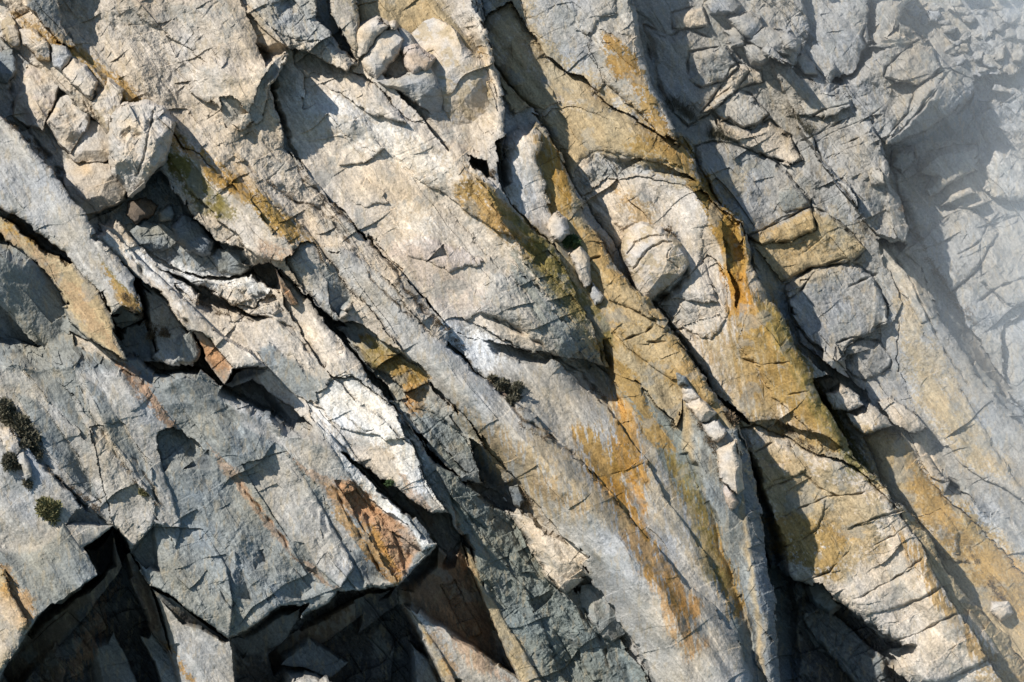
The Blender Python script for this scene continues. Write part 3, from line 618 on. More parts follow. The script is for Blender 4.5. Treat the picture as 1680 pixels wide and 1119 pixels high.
A([(1225,500),(1260,490),(1330,610),(1300,600),(1250,560)], 'orange', .6, 15, 'streak', .1)
A([(1290,540),(1340,620),(1420,760),(1450,800),(1400,780),(1340,690)], 'olive', .8, 12, 'strike', 0)
A([(1160,560),(1250,570),(1270,700),(1220,690)], 'tan', .7, 25, 'spot', 0)
A([(1420,360),(1420,440),(1300,470),(1230,470),(1220,390),(1330,350)], 'tan', .5, 25, 'spot', .1)
A([(1235,385),(1330,350),(1380,380),(1300,430),(1240,420)], 'ochre', .35, 25, 'spot', .2)
A([(1160,290),(1240,270),(1200,330)], 'tan', .6, 20, 'spot', 0)
A([(885,240),(912,240),(930,290),(940,340),(905,300)], 'orange', .9, 8, 'streak', .05)
A([(870,220),(900,230),(930,290),(940,370),(905,340),(885,290)], 'ochre', .8, 10, 'streak', .1)
A([(830,220),(870,220),(880,370),(850,350)], 'white', .4, 20, 'streak', .2)
A([(940,370),(970,380),(1100,540),(1190,670),(1170,690),(1100,630),(1040,580),(1000,560),(960,470)], 'ochre', .6, 14, 'streak', 0)
A([(970,440),(1060,500),(1130,600),(1100,600),(1020,560)], 'tan', .7, 14, 'spot', 0)
A([(760,290),(830,330),(900,400),(960,480),(930,480),(860,420),(800,370),(750,320)], 'ochre', .85, 12, 'strike', .1)
A([(830,340),(900,400),(990,520),(1010,580),(950,540),(880,450)], 'olive', .8, 10, 'strike', 0)
A([(840,390),(900,470),(960,560),(1010,620),(950,600),(890,540),(840,460)], 'green', .75, 14, 'strike', .05)
A([(770,270),(800,300),(790,330),(750,300)], 'ochre', .5, 14, 'spot', .1)
A([(960,520),(1040,620),(1110,740),(1080,740),(1020,650)], 'ochre', .8, 10, 'strike', .05)
A([(630,400),(720,430),(800,490),(760,530),(700,470)], 'pink', .7, 25, 'spot', 0)
A([(640,340),(700,340),(720,380),(660,400)], 'white', .5, 25, 'spot', .1)
A([(470,210),(620,200),(660,300),(560,320)], 'cream', .7, 20, 'flat')
A([(1000,640),(1030,680),(1060,780),(1060,840),(1030,820),(1005,740)], 'orange', .9, 12, 'streak', .0)
A([(940,700),(980,700),(1020,770),(1040,850),(1000,810),(960,770)], 'ochre', .9, 14, 'streak', .05)
A([(960,770),(1010,790),(1060,870),(1080,900),(1040,870),(1000,830)], 'orange', .8, 10, 'streak', .05)
A([(1090,740),(1150,820),(1200,930),(1230,1030),(1200,1010),(1150,900)], 'ochre', .85, 16, 'streak', .05)
A([(1130,840),(1170,870),(1190,960),(1160,950)], 'olive', .7, 12, 'streak', .1)
A([(1080,740),(1130,760),(1170,850),(1140,850)], 'olive', .6, 14, 'streak', .1)
A([(1040,700),(1090,800),(1120,900),(1090,880)], 'blue', .6, 14, 'streak', .1)
A([(1000,820),(1040,850),(1090,910),(1150,990),(1130,1040),(1080,960),(1030,900)], 'orange', .75, 12, 'streak', .05)
A([(1060,920),(1110,960),(1160,1060),(1130,1080),(1080,1000)], 'orange', .6, 14, 'streak', .15)
A([(740,660),(800,690),(900,770),(980,830),(960,850),(860,800),(780,740)], 'ochre', .55, 20, 'streak', .15)
A([(760,700),(850,760),(920,850),(870,840),(800,770)], 'tan', .6, 20, 'streak', .1)
A([(720,535),(800,550),(830,590),(790,610),(740,570)], 'white', .9, 14, 'spot', -.2)
A([(590,550),(620,560),(700,620),(690,640),(640,620)], 'orange', .7, 10, 'strike', .0)
A([(660,620),(700,640),(700,690),(670,670)], 'orange', .7, 10, 'spot', .1)
A([(600,560),(650,570),(620,600)], 'olive', .6, 12, 'strike', .1)
A([(270,235),(330,280),(370,330),(360,350),(310,300),(275,270)], 'olive', .95, 8, 'spot', -.2)
A([(130,75),(200,130),(300,230),(420,310),(500,400),(470,390),(380,310),(280,235),(170,140),(60,50)], 'ochre', .85, 10, 'strike', .05)
A([(20,20),(120,70),(160,110),(110,90),(40,50)], 'ochre', .7, 10, 'spot', .1)
A([(270,60),(330,100),(300,130),(250,100)], 'warm', .7, 20, 'spot', 0)
A([(380,250),(430,300),(470,360),(440,360),(380,300)], 'ochre', .4, 14, 'strike', .1)
A([(430,395),(480,410),(470,430),(430,420)], 'rust', .5, 10, 'spot', .1)
A([(170,440),(220,480),(236,515),(200,510)], 'ochre', .9, 8, 'strike', 0)
A([(160,420),(200,460),(230,500),(210,480)], 'olive', .6, 8, 'strike', .1)
A([(0,375),(60,400),(100,440),(180,540),(190,580),(150,540),(60,420),(0,390)], 'rust', .35, 10, 'spot', .1)
A([(10,350),(60,390),(50,405),(5,375)], 'ochre', .8, 8, 'spot', 0)
A([(190,590),(230,610),(290,700),(280,705),(220,640)], 'rust', .8, 6, 'strike', 0)
A([(340,730),(400,790),(480,900),(560,970),(540,960),(460,890),(380,790)], 'rust', .5, 5, 'strike', .1)
A([(520,790),(560,810),(620,870),(660,960),(640,960),(590,900)], 'orange', .7, 6, 'strike', .1)
A([(560,780),(620,820),(600,860),(560,820)], 'rust', .8, 10, 'spot', -.1)
A([(470,740),(560,800),(600,850),(540,820)], 'rust', .5, 6, 'strike', .1)
A([(640,750),(700,820),(720,880),(690,850)], 'rust', .5, 5, 'strike', .1)
A([(740,830),(760,870),(780,920),(765,900)], 'rust', .6, 4, 'strike', .0)
A([(0,930),(40,970),(60,1000),(40,1040),(0,1010)], 'orange', .6, 14, 'spot', .1)
A([(-40,960),(30,1000),(40,1050),(-40,1110)], 'cream', .7, 14, 'flat')
A([(760,900),(800,980),(880,1100),(900,1130),(850,1110),(790,1000)], 'tan', .8, 8, 'spot', -.2)
A([(720,1040),(760,1119),(740,1119),(700,1040)], 'orange', .5, 8, 'spot', .1)
A([(270,1050),(320,1119),(300,1119)], 'orange', .8, 8, 'spot', 0)
A([(530,625),(620,620),(700,740),(730,830),(680,800),(600,700),(540,660)], 'white', .8, 14, 'spot', -.1)
A([(150,370),(260,430),(330,520),(300,500),(200,420)], 'white', .6, 12, 'spot', 0)
A([(230,400),(300,440),(440,450),(440,470),(300,470)], 'white', .8, 12, 'spot', -.1)
A([(490,150),(560,160),(680,230),(760,290),(700,300),(600,240),(510,200)], 'white', .5, 16, 'spot', 0)
A([(1220,710),(1300,730),(1390,800),(1400,870),(1300,860),(1240,800)], 'tan', .6, 20, 'spot', 0)
A([(1260,830),(1340,830),(1420,880),(1400,930),(1340,930),(1270,880)], 'ochre', .7, 20, 'spot', .1)
A([(1280,870),(1360,900),(1330,930),(1280,910)], 'ochre', .7, 16, 'spot', .1)
A([(1470,870),(1510,900),(1560,990),(1640,1090),(1600,1080),(1530,980)], 'ochre', .8, 12, 'streak', .0)
A([(1600,1090),(1700,1120),(1700,1180),(1600,1130)], 'ochre', .7, 16, 'spot', 0)
A([(1440,700),(1530,790),(1680,940),(1700,1000),(1600,920),(1490,810),(1430,750)], 'ochre', .75, 20, 'spot', .05)
A([(1560,860),(1680,980),(1700,1060),(1620,980),(1540,880)], 'ochre', .7, 16, 'spot', .0)
A([(1400,700),(1450,720),(1480,760),(1430,750)], 'ochre', .6, 14, 'spot', 0)
A([(1480,560),(1560,650),(1640,780),(1600,770),(1510,660)], 'tan', .8, 20, 'strike', 0)
A([(1640,560),(1700,640),(1700,720),(1650,640)], 'blue', .6, 20, 'flat')
A([(560,0),(700,-20),(800,110),(760,110),(700,60),(600,50)], 'tan', .8, 20, 'spot', 0)
A([(720,60),(780,80),(800,130),(760,120)], 'ochre', .5, 14, 'spot', .1)
A([(410,60),(420,0),(470,20)], 'tan', .4, 14, 'spot', .1)
A([(1395,435),(1460,440),(1480,560),(1510,640),(1480,600),(1430,470)], 'blue', .5, 14, 'strike', .1)
A([(300,20),(560,-20),(580,100),(480,70),(400,20)], 'grey', .4, 20, 'spot', .1)

A([(1000,175),(1060,205),(1117,238),(1150,300),(1120,300),(1060,270),(990,250),(940,240),(900,200),(950,175)], 'tan', .8, 20, 'spot', -.1)
A([(1200,470),(1260,480),(1330,610),(1390,720),(1370,750),(1300,710),(1230,690),(1205,600)], 'ochre', .6, 20, 'streak', .12)
A([(1420,700),(1530,790),(1690,930),(1700,1110),(1600,1000),(1500,870),(1430,780)], 'tan', .8, 20, 'spot', -.1)
A([(1500,770),(1690,940),(1700,1050),(1600,950),(1480,830)], 'ochre', .7, 20, 'spot', 0)
A([(1230,740),(1380,770),(1450,830),(1440,900),(1380,950),(1280,900)], 'tan', .85, 20, 'spot', -.1)
A([(1260,850),(1330,850),(1400,880),(1370,940),(1280,910)], 'ochre', .7, 16, 'spot', -.05)
A([(840,40),(960,120),(1050,190),(1000,200),(900,160),(830,90)], 'tan', .7, 18, 'spot', -.05)
A([(1030,740),(1110,800),(1180,930),(1150,930),(1080,850)], 'tan', .6, 18, 'streak', 0)
A([(880,700),(960,780),(1040,860),(1010,870),(930,800),(860,740)], 'tan', .6, 18, 'streak', 0)

A([(520,640),(560,612),(620,622),(660,670),(720,750),(700,780),(640,740),(560,700)], 'white', .6, 14, 'spot', -.2)
A([(205,395),(245,420),(300,450),(300,475),(250,455),(205,420)], 'white', .8, 8, 'spot', -.3)
A([(265,232),(300,262),(350,318),(395,352),(380,360),(330,345),(285,300)], 'olive', .85, 8, 'spot', -.2)
A([(300,225),(360,280),(430,322),(520,405),(480,385),(400,330),(330,275)], 'ochre', .75, 8, 'strike', -.1)
A([(1135,262),(1180,320),(1222,392),(1228,440),(1205,470),(1180,400),(1150,330)], 'ochre', .9, 8, 'strike', -.25)
A([(1195,440),(1226,440),(1232,500),(1215,520),(1200,500)], 'orange', .9, 8, 'streak', -.2)
A([(1230,480),(1262,490),(1320,590),(1400,720),(1450,800),(1400,770),(1330,660),(1270,570)], 'olive', .55, 10, 'strike', 0)
A([(1060,225),(1125,250),(1145,285),(1100,270),(1030,235)], 'ochre', .8, 14, 'spot', -.1)
A([(950,560),(1010,640),(1080,760),(1050,760),(990,680)], 'tan', .6, 12, 'streak', -.1)
A([(1010,650),(1045,700),(1062,790),(1040,800),(1018,720)], 'orange', .7, 10, 'streak', -.1)
A([(700,640),(790,700),(800,760),(740,740),(680,690)], 'green', .5, 12, 'spot', 0)
A([(640,640),(700,740),(770,800),(800,880),(760,860),(700,780)], 'green', .7, 12, 'spot', -.1)

A([(100,1100),(150,1000),(190,960),(160,1060),(130,1119)], 'rust', .5, 12, 'streak', .1)
A([(700,1000),(740,1000),(800,1080),(830,1119),(780,1100)], 'rust', .5, 10, 'streak', 0)
A([(660,970),(760,900),(780,960),(820,1060),(760,1030)], 'rust', .35, 10, 'streak', .1)
A([(590,550),(640,560),(700,615),(690,640),(640,625),(600,590)], 'olive', .5, 8, 'spot', 0)
A([(1475,480),(1520,545),(1600,670),(1670,790),(1600,760),(1520,680),(1478,590)], 'tan', .6, 16, 'spot', .05)
# ------------------------------------------------------------------ relief of the rock itself
def relief(X_, Y_, rough, scale=1.0):
    """break-up of a rock face: fractured plates, ledges, grain"""
    s_ = X_ * ct + Y_ * st; c_ = -X_ * st + Y_ * ct
    wa = gn(X_ / 60, Y_ / 60, 11); wb = gn(X_ / 60, Y_ / 60, 12)
    r = sstep(.1, .9, rough)
    out = (13 + 5 * r) * fbm(s_ / 260, c_ / 110, 3, 21) + 4.5 * fbm(s_ / 330, c_ / 34, 2, 26, .4)
    sw = s_ + 12 * wa; cw = c_ + 8 * wb
    pa = sstep(-.35, .5, gn(s_ / 170, c_ / 90, 41) + .9 * rough)
    pb = sstep(-.35, .5, gn(s_ / 120 + 7, c_ / 70, 42) + .9 * rough)
    out += (.22 + .78 * r) * pa * cells(sw, cw, 95, 44, .75, 9, 16, 31)
    out += (.16 + .84 * r) * pb * cells(sw + cw * .35, cw, 40, 19, .8, 4.2, 7, 33)
    out += (.14 + .86 * r) * pa * cells(sw - cw * .2, cw, 15, 8, .75, 1.7, 2.6, 35)
    out += (.25 + .55 * r) * cells(s_ + 4 * wb, c_ + 3 * wa, 6.5, 4, .55, .6, .9, 37)
    # open joints: long ones along the slabs, short ones across them
    for k, (ang, sp, g, wd, ln, th) in enumerate([(52, 46, 6, 2.6, 120, .12), (50, 15, 2.6, 1.5, 50, .22), (-27, 70, 5, 2.2, 80, .28), (-22, 23, 2.6, 1.5, 34, .42), (84, 40, 2.5, 1.6, 36, .3)]):
        a_ = math.radians(ang)
        u = X_ * math.cos(a_) + Y_ * math.sin(a_); v = -X_ * math.sin(a_) + Y_ * math.cos(a_)
        v = v + .5 * sp * gn(u / (ln * 1.6), v / sp * .5, 71 + k) + 2.5 * wa + .8 * gn(X_ / 8, Y_ / 8, 79)
        b_ = np.floor(v / sp); ib = b_.astype(np.int32)
        ds = np.abs(v / sp - b_ - .5 - .6 * (RND[5][ib & 255] - .5)) * sp
        e_ = gn(u / ln + 17.3 * RND[6][ib & 255] * 9, b_ * 3.17 + .5, 61 + k)
        out -= .75 * g * np.clip(1 - ds / wd, 0, 1) * sstep(th, th + .25, e_ + .30 * r - .12) * (.08 + .92 * r)
    out += (1.2 + 2.2 * r) * fbm(s_ / 30, c_ / 20, 5, 51, .6)
    out += (.35 + .6 * r) * ridged(s_ / 50 + .5 * wa, c_ / 11 + .5 * wb, 4, 61)
    return out.astype(f32)


REL = relief(X, Y, RO)
REL *= 1 + .25 * gn(X / 90, Y / 90, 99)
H += REL
# ------------------------------------------------------------------ colour of the rock (hollows and undersides keep the shade painted in above)
for (pts, col, s, fe, kind, thr) in PAINTS:
    sl_ = sub(pts, fe)
    x = X[sl_]; y = Y[sl_]
    d = sdf(x + 8 * W1X[sl_] + 3 * W2X[sl_], y + 8 * W1Y[sl_] + 3 * W2Y[sl_], pts)
    k = np.clip(d / fe * .5 + .5, 0, 1)
    if kind == 'streak':
        n = fbm(x / 7 - y / 40, y / 90, 4, 71, .6) + .25
    elif kind == 'strike':
        n = fbm(SA[sl_] / 90, CA[sl_] / 9, 4, 72, .6) + .25
    elif kind == 'flat':
        n = 1.0
    else:
        n = fbm(x / 26, y / 26, 5, 73, .65) + .25
    if kind == 'flat':
        kk = k * s
    else:
        n = n + .8 * fbm(x / 5, y / (20 if kind == 'streak' else 5), 3, 76, .75)
        kk = sstep(.18, .60, k * 1.5 - .5 + n * .95 - thr) * s * np.minimum(k * 2, 1)
    kk = kk[..., None]
    C1[sl_] = C1[sl_] * (1 - kk) + np.array(COL[col], f32) * kk
n1 = fbm(X / 120, Y / 120, 4, 81)[..., None]
n2 = fbm(SA / 60, CA / 14, 4, 85, .6)[..., None]
n3 = fbm(X / 5, Y / 6, 3, 91, .7)[..., None]
warmth = np.array([1.10, 1.0, .86], f32)
C1 *= warmth ** (n1 * .9)
C1 *= (1 + .13 * n2 + .16 * n3)
k_ = sstep(.15, .5, fbm(SA / 130, CA / 7, 4, 110, .65) + .25 * fbm(X / 12, Y / 12, 3, 111))[..., None] * .26 * sstep(-.3, .4, n1)
C1[:] = C1 * (1 - k_ * np.array([.42, .38, .34], f32))
k_ = sstep(.2, .5, fbm(SA / 90 + 40, CA / 11, 4, 112, .65))[..., None] * .35
C1 *= 1 + .55 * k_
k_ = sstep(.34, .5, fbm(X / 3.4, Y / 3.4, 3, 113, .6) + .3 * fbm(X / 60, Y / 60, 3, 114))[..., None] * .45
C1[:] = C1 * (1 - k_ * .5)
m = sstep(.30, .62, fbm(X / 50, Y / 50, 5, 97, .6))[..., None] * .45
C1[:] = C1 * (1 - m) + np.array(COL['grey'], f32) * m
m = sstep(.28, .6, fbm(X / 9 + 30, Y / 30, 5, 101, .6))[..., None] * .3
C1[:] = C1 * (1 - m) + np.array(COL['tan'], f32) * m
C1 = np.clip(C1 * .80, .02, .8)


# ------------------------------------------------------------------ cliff mesh
def to_world(u, v, h):
    dist = (D0 - h * S)
    k = S * dist / D0
    return (u - 840) * k, dist - D0, ZC + (559.5 - v) * k


def link_mesh(name, co, faces, mat, parent=None, cols=None, smooth=False):
    me = bpy.data.meshes.new(name)
    co = np.asarray(co, f32); faces = np.asarray(faces, np.int32)
    nv = len(co); nf, k = faces.shape
    me.vertices.add(nv); me.vertices.foreach_set("co", co.ravel())
    me.loops.add(nf * k); me.loops.foreach_set("vertex_index", faces.ravel())
    me.polygons.add(nf)
    me.polygons.foreach_set("loop_start", np.arange(0, nf * k, k, dtype=np.int32))
    me.polygons.foreach_set("use_smooth", np.full(nf, smooth))
    if cols is not None:
        at = me.attributes.new("rock_colour", 'FLOAT_COLOR', 'POINT')
        c4 = np.ones((nv, 4), f32); c4[:, :3] = cols
        at.data.foreach_set("color", c4.ravel())
    me.update(calc_edges=True)
    me.materials.append(mat)
    o = bpy.data.objects.new(name, me)
    scene.collection.objects.link(o)
    if parent is not None:
        o.parent = parent
    return o


def rock_mat():
    m = bpy.data.materials.new("weathered_rock"); m.use_nodes = True
    t = m.node_tree; b = t.nodes["Principled BSDF"]
    a = t.nodes.new("ShaderNodeAttribute"); a.attribute_name = "rock_colour"
    g = t.nodes.new("ShaderNodeNewGeometry")
    n = t.nodes.new("ShaderNodeTexNoise"); n.inputs["Scale"].default_value = 7; n.inputs["Detail"].default_value = 8; n.inputs["Roughness"].default_value = .85
    t.links.new(g.outputs["Position"], n.inputs["Vector"])
    r = t.nodes.new("ShaderNodeMapRange"); r.inputs[1].default_value = .3; r.inputs[2].default_value = .7; r.inputs[3].default_value = .66; r.inputs[4].default_value = 1.32
    t.links.new(n.outputs[0], r.inputs[0])
    x = t.nodes.new("ShaderNodeVectorMath"); x.operation = 'SCALE'
    t.links.new(a.outputs["Color"], x.inputs[0]); t.links.new(r.outputs[0], x.inputs["Scale"])
    t.links.new(x.outputs[0], b.inputs["Base Color"])
    b.inputs["Roughness"].default_value = .88
    b.inputs["Specular IOR Level"].default_value = .25
    n2 = t.nodes.new("ShaderNodeTexNoise"); n2.inputs["Scale"].default_value = 5; n2.inputs["Detail"].default_value = 8; n2.inputs["Roughness"].default_value = .65
    t.links.new(g.outputs["Position"], n2.inputs["Vector"])
    bp = t.nodes.new("ShaderNodeBump"); bp.inputs["Strength"].default_value = .6; bp.inputs["Distance"].default_value = .09
    t.links.new(n2.outputs[0], bp.inputs["Height"])
    t.links.new(bp.outputs[0], b.inputs["Normal"])
    return m


ROCK = rock_mat()
wx_, wy_, wz_ = to_world(X, Y, H)
idx = np.arange(NX * NY, dtype=np.int32).reshape(NY, NX)
q = np.stack([idx[:-1, :-1], idx[1:, :-1], idx[1:, 1:], idx[:-1, 1:]], -1).reshape(-1, 4)
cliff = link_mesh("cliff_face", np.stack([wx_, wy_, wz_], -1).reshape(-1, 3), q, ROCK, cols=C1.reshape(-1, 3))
cliff["kind"] = "structure"
cliff["label"] = "steep pale granite cliff of long slabs slanting down to the right"


# ------------------------------------------------------------------ loose rocks: each one closed and standing on the cliff
def surf(u, v):
    i = min(max(int((v - Y0) / STEP), 0), NY - 1); j = min(max(int((u - X0) / STEP), 0), NX - 1)
    return float(H[i, j])


def tag(o, label, cat, group=None):
    o["label"] = label; o["category"] = cat
    if group:
        o["group"] = group


def rock(name, label, pts, h, gx=.05, gy=.3, R=12, e=14, rough=.5, col='pale', tint=None, level=None, faces=(), cat="boulder", group=None, warp=1.5, chip=1.6, step=1.0, seed=0, cracks=()):
    xs = [p[0] for p in pts]; ys = [p[1] for p in pts]
    mar = 9
    ax = np.arange(min(xs) - mar, max(xs) + mar, step, dtype=f32); ay = np.arange(min(ys) - mar, max(ys) + mar, step, dtype=f32)
    x, y = np.meshgrid(ax, ay)
    ii = np.clip(((y - Y0) / STEP).astype(int), 0, NY - 1); jj = np.clip(((x - X0) / STEP).astype(int), 0, NX - 1)
    wx = x + warp * (W1X[ii, jj] + W2X[ii, jj]) + chip * W3X[ii, jj]; wy = y + warp * (W1Y[ii, jj] + W2Y[ii, jj]) + chip * W3Y[ii, jj]
    d = sdf(wx, wy, pts)
    cx, cy = cen(pts)
    hb = H[ii, jj]
    ins = d > 0
    lev = (float(np.median(hb[ins])) if level is None else base_h(cx, cy) + level) + h
    R = min(R, float(d.max()) * .95)
    t = np.clip(d / R, 0, 1)
    top = lev + gx * (x - cx) + gy * (y - cy) - e * (1 - np.sqrt(np.maximum(1 - (1 - t) ** 2, 0)))
    for (a, b, fx_, fy_, off) in faces:          # further flat faces cut into the block
        top = np.minimum(top, lev + off + fx_ * (x - a) + fy_ * (y - b))
    if rough >= .2 and R > 5:                    # fracture planes
        q_ = random.Random(int(cx * 7 + cy * 3))
        rad = float(d.max())
        for k in range(5):
            an = q_.uniform(0, 6.28); sl = q_.uniform(.25, .7)
            fx_, fy_ = -math.cos(an) * sl, -math.sin(an) * sl
            top = np.minimum(top, lev + 1 + gx * (x - cx) + gy * (y - cy) + fx_ * (x - cx - math.cos(an) * rad * .45) + fy_ * (y - cy - math.sin(an) * rad * .45))
    top = top + np.minimum(d, 0) * 9
    top = top + relief(x + seed * 37, y + seed * 53, np.full(x.shape, rough, f32)) * .8
    for (ln, cw_, cd_) in cracks:
        dd, tt_ = pdist(wx, wy, ln)
        top = top - cd_ * np.clip(1 - dd / cw_, 0, 1)
    bottom = min(float(hb[ins].min()), float(top[ins].min())) - 12
    top = np.maximum(top, bottom + 1)
    keep = d > -mar * .75
    ny, nx = x.shape
    idn = np.arange(nx * ny).reshape(ny, nx)
    m = keep[:-1, :-1] & keep[1:, :-1] & keep[1:, 1:] & keep[:-1, 1:]
    q = np.stack([idn[:-1, :-1], idn[1:, :-1], idn[1:, 1:], idn[:-1, 1:]], -1)[m]
    ed = np.concatenate([q[:, [0, 1]], q[:, [1, 2]], q[:, [2, 3]], q[:, [3, 0]]])
    key = ed[:, 0].astype(np.int64) * nx * ny + ed[:, 1]; rev = ed[:, 1].astype(np.int64) * nx * ny + ed[:, 0]
    bd = ed[~np.isin(key, rev)]
    N = nx * ny
    walls = np.stack([bd[:, 1], bd[:, 0], bd[:, 0] + N, bd[:, 1] + N], -1)
    back = q[:, ::-1] + N
    fc = np.concatenate([q, back, walls])
    used = np.unique(fc); remap = np.zeros(2 * N, np.int64); remap[used] = np.arange(len(used))
    # the back is drawn in so that the block is a solid, not a box
    kx, ky = cx + (x - cx) * .96, cy + (y - cy) * .96
    X2 = np.concatenate([x.ravel(), kx.ravel()])[used]; Y2 = np.concatenate([y.ravel(), ky.ravel()])[used]
    H2 = np.concatenate([top.ravel(), np.full(N, bottom)])[used]
    c = np.array(COL[col], f32) * np.ones((N, 3), f32)
    c *= np.array([1.08, 1, .88], f32) ** (fbm(x / 40 + seed, y / 40, 3, 81).reshape(-1, 1) * 1.3)
    c *= 1 + .16 * fbm(x / 9, y / 7 + seed, 4, 91, .7).reshape(-1, 1)
    if tint:
        k = sstep(.0, .5, fbm(x / 22 + seed * 3, y / 22, 4, 93, .6)).reshape(-1, 1) * .7
        c = c * (1 - k) + np.array(COL[tint], f32) * k
    c = np.clip(c * .80, .02, .8)
    c = np.concatenate([c, c])[used]
    a_, b_, c_ = to_world(X2, Y2, H2)
    co = np.stack([a_, b_, c_], -1)
    org = np.array(to_world(cx, cy, lev), f32)
    o = link_mesh(name, co - org, remap[fc], ROCK, cols=c)
    o.location = [float(k) for k in org]
    tag(o, label, cat, group)
    return o


# blocks of the crest at the upper left
QG = "blocks of the broken crest at the upper left"
rock("boulder", "big pale overhanging block with a hollowed top, upper left", [(184,192),(205,174),(240,168),(266,178),(284,200),(276,235),(268,262),(250,275),(235,300),(215,318),(205,300),(190,282),(183,245)], 115, .0, .22, 13, 18, .9, 'cream', 'pale', faces=((252,215,-1.0,-.1,4),(225,262,.1,-.45,6)), group=QG, cracks=(([(205,225),(215,215),(225,222)], 9, 12), ([(240,212),(250,200)], 6, 8), ([(250,185),(240,240),(225,290)], 3, 7)))
rock("boulder", "cube shaped pale block with a flat lit top beside the big overhanging block", [(127,233),(147,197),(160,199),(188,234),(182,260),(163,267),(123,264),(115,255)], 50, .05, .35, 6, 6, .2, 'cream', faces=((150,232,.05,-.35,8),), group=QG)
rock("boulder", "long tan block with an undercut lower face, the lowest of the crest", [(108,262),(133,266),(180,267),(207,307),(203,327),(160,347),(133,353),(117,333),(103,296)], 48, .1, .35, 8, 8, .35, 'warm', 'cream', faces=((165,318,-.1,-.55,8),), group=QG)
rock("boulder", "tall cream block with a level crack, left of the dark hollow rock", [(47,107),(70,114),(97,133),(90,162),(70,213),(45,206),(24,194),(22,184),(37,140)], 34, .08, .3, 9, 12, .5, 'cream', 'pink', group=QG)
rock("boulder", "pitted grey block between the tall cream block and the cube shaped one", [(97,160),(127,153),(147,187),(145,205),(117,250),(100,236),(77,202)], 42, .05, .3, 10, 12, .7, 'cream', 'pale', group=QG)
rock("boulder", "cream block with a bright left edge under the lichened crest", [(103,117),(120,97),(140,108),(157,133),(150,163),(127,143)], 40, .1, .32, 8, 10, .5, 'cream', group=QG)
rock("boulder", "narrow tan block wedged above the big overhanging block", [(160,157),(180,133),(200,147),(197,180),(178,215),(167,200),(152,170)], 40, .05, .3, 8, 11, .6, 'cream', 'tan', group=QG)
rock("boulder", "rounded cream block under a lichen cap near the top left corner", [(35,50),(53,47),(80,70),(84,98),(66,97),(40,72)], 38, .1, .35, 9, 11, .5, 'cream', 'ochre', group=QG)
rock("boulder", "small grey block in the shade below the lichened top left crest", [(86,72),(108,76),(117,93),(101,117),(89,110)], 30, .0, .3, 8, 10, .6, 'pale', group=QG)
rock("boulder", "upright orange tinted block close to the left edge of the cliff top", [(5,31),(20,28),(33,53),(33,72),(19,76),(6,57)], 30, .1, .35, 7, 9, .4, 'warm', 'tan', group=QG)
rock("boulder", "shaded grey block on the left edge below the orange tinted one", [(-14,84),(20,83),(27,97),(28,117),(13,137),(-12,133)], 26, .0, .3, 8, 10, .5, 'grey', group=QG)
# fallen rocks in the shaded hollow
rock("boulder", "flat shaded rock with a dark square hole inside the deep hollow", [(214,380),(235,363),(268,366),(292,385),(286,401),(264,413),(240,410),(222,402)], 30, .0, .3, 10, 12, .8, 'grey', group="fallen rocks in the shaded hollow")
rock("boulder", "long shaded rock leaning right inside the deep hollow", [(284,374),(300,352),(325,364),(349,396),(345,416),(332,422),(310,411),(291,398)], 34, -.05, .3, 12, 14, .5, 'slate', group="fallen rocks in the shaded hollow")
rock("boulder", "brown shaded rock right under the big overhanging block", [(210,332),(238,325),(258,336),(250,352),(226,366),(208,352)], 26, .0, .2, 10, 12, .4, 'brown', group="fallen rocks in the shaded hollow")
rock("boulder", "small brownish rock above the long shaded one in the hollow", [(262,348),(280,335),(288,352),(283,362),(262,362)], 24, .0, .2, 8, 9, .4, 'grey', group="fallen rocks in the shaded hollow")
rock("boulder", "low rounded rock at the right end of the shaded hollow", [(345,422),(360,406),(403,412),(410,440),(396,451),(362,446)], 20, .0, .3, 10, 10, .4, 'grey', group="fallen rocks in the shaded hollow")
# the stack at the top centre
SG = "stack of big boulders at the top centre"
rock("boulder", "tall smooth egg shaped boulder in the middle of the top centre stack", [(592,102),(606,77),(626,51),(647,43),(662,66),(655,88),(634,113),(617,131),(600,118)], 62, .05, .28, 18, 22, .3, 'cream', 'pale', faces=((640,92,-.9,-.1,0),), group=SG)
rock("boulder", "smooth pale boulder at the left end of the top centre stack", [(575,67),(590,43),(617,30),(638,41),(620,58),(602,86),(588,97)], 58, .05, .32, 12, 14, .3, 'cream', group=SG)
rock("boulder", "small pinkish topped boulder resting on the dark bottom one of the stack", [(665,80),(680,75),(711,97),(704,111),(677,124),(666,110)], 66, .0, .2, 10, 12, .15, 'pink', group=SG)
rock("boulder", "big shaded boulder at the bottom of the top centre stack", [(619,134),(653,130),(703,108),(717,127),(728,160),(723,187),(708,187),(680,166),(665,152),(635,144)], 50, -.25, -.15, 10, 14, .3, 'pale', group=SG)
rock("boulder", "grey boulder tucked behind the tall egg shaped one", [(655,46),(673,56),(682,74),(667,84),(655,84)], 36, .0, .3, 8, 10, .2, 'pale', group=SG)
rock("boulder", "large smooth boulder with an ochre top, the rightmost and largest of the stack", [(664,50),(690,36),(712,30),(740,42),(768,80),(800,102),(814,125),(820,187),(803,227),(790,247),(765,240),(745,225),(735,200),(716,160),(700,110)], 40, -.06, .05, 30, 34, .3, 'cream', 'tan', group=SG)
rock("boulder", "little round pebble like rock on top of the boulder stack", [(639,41),(645,38),(651,42),(649,47),(642,47)], 50, .0, .3, 5, 6, .1, 'cream', group=SG)
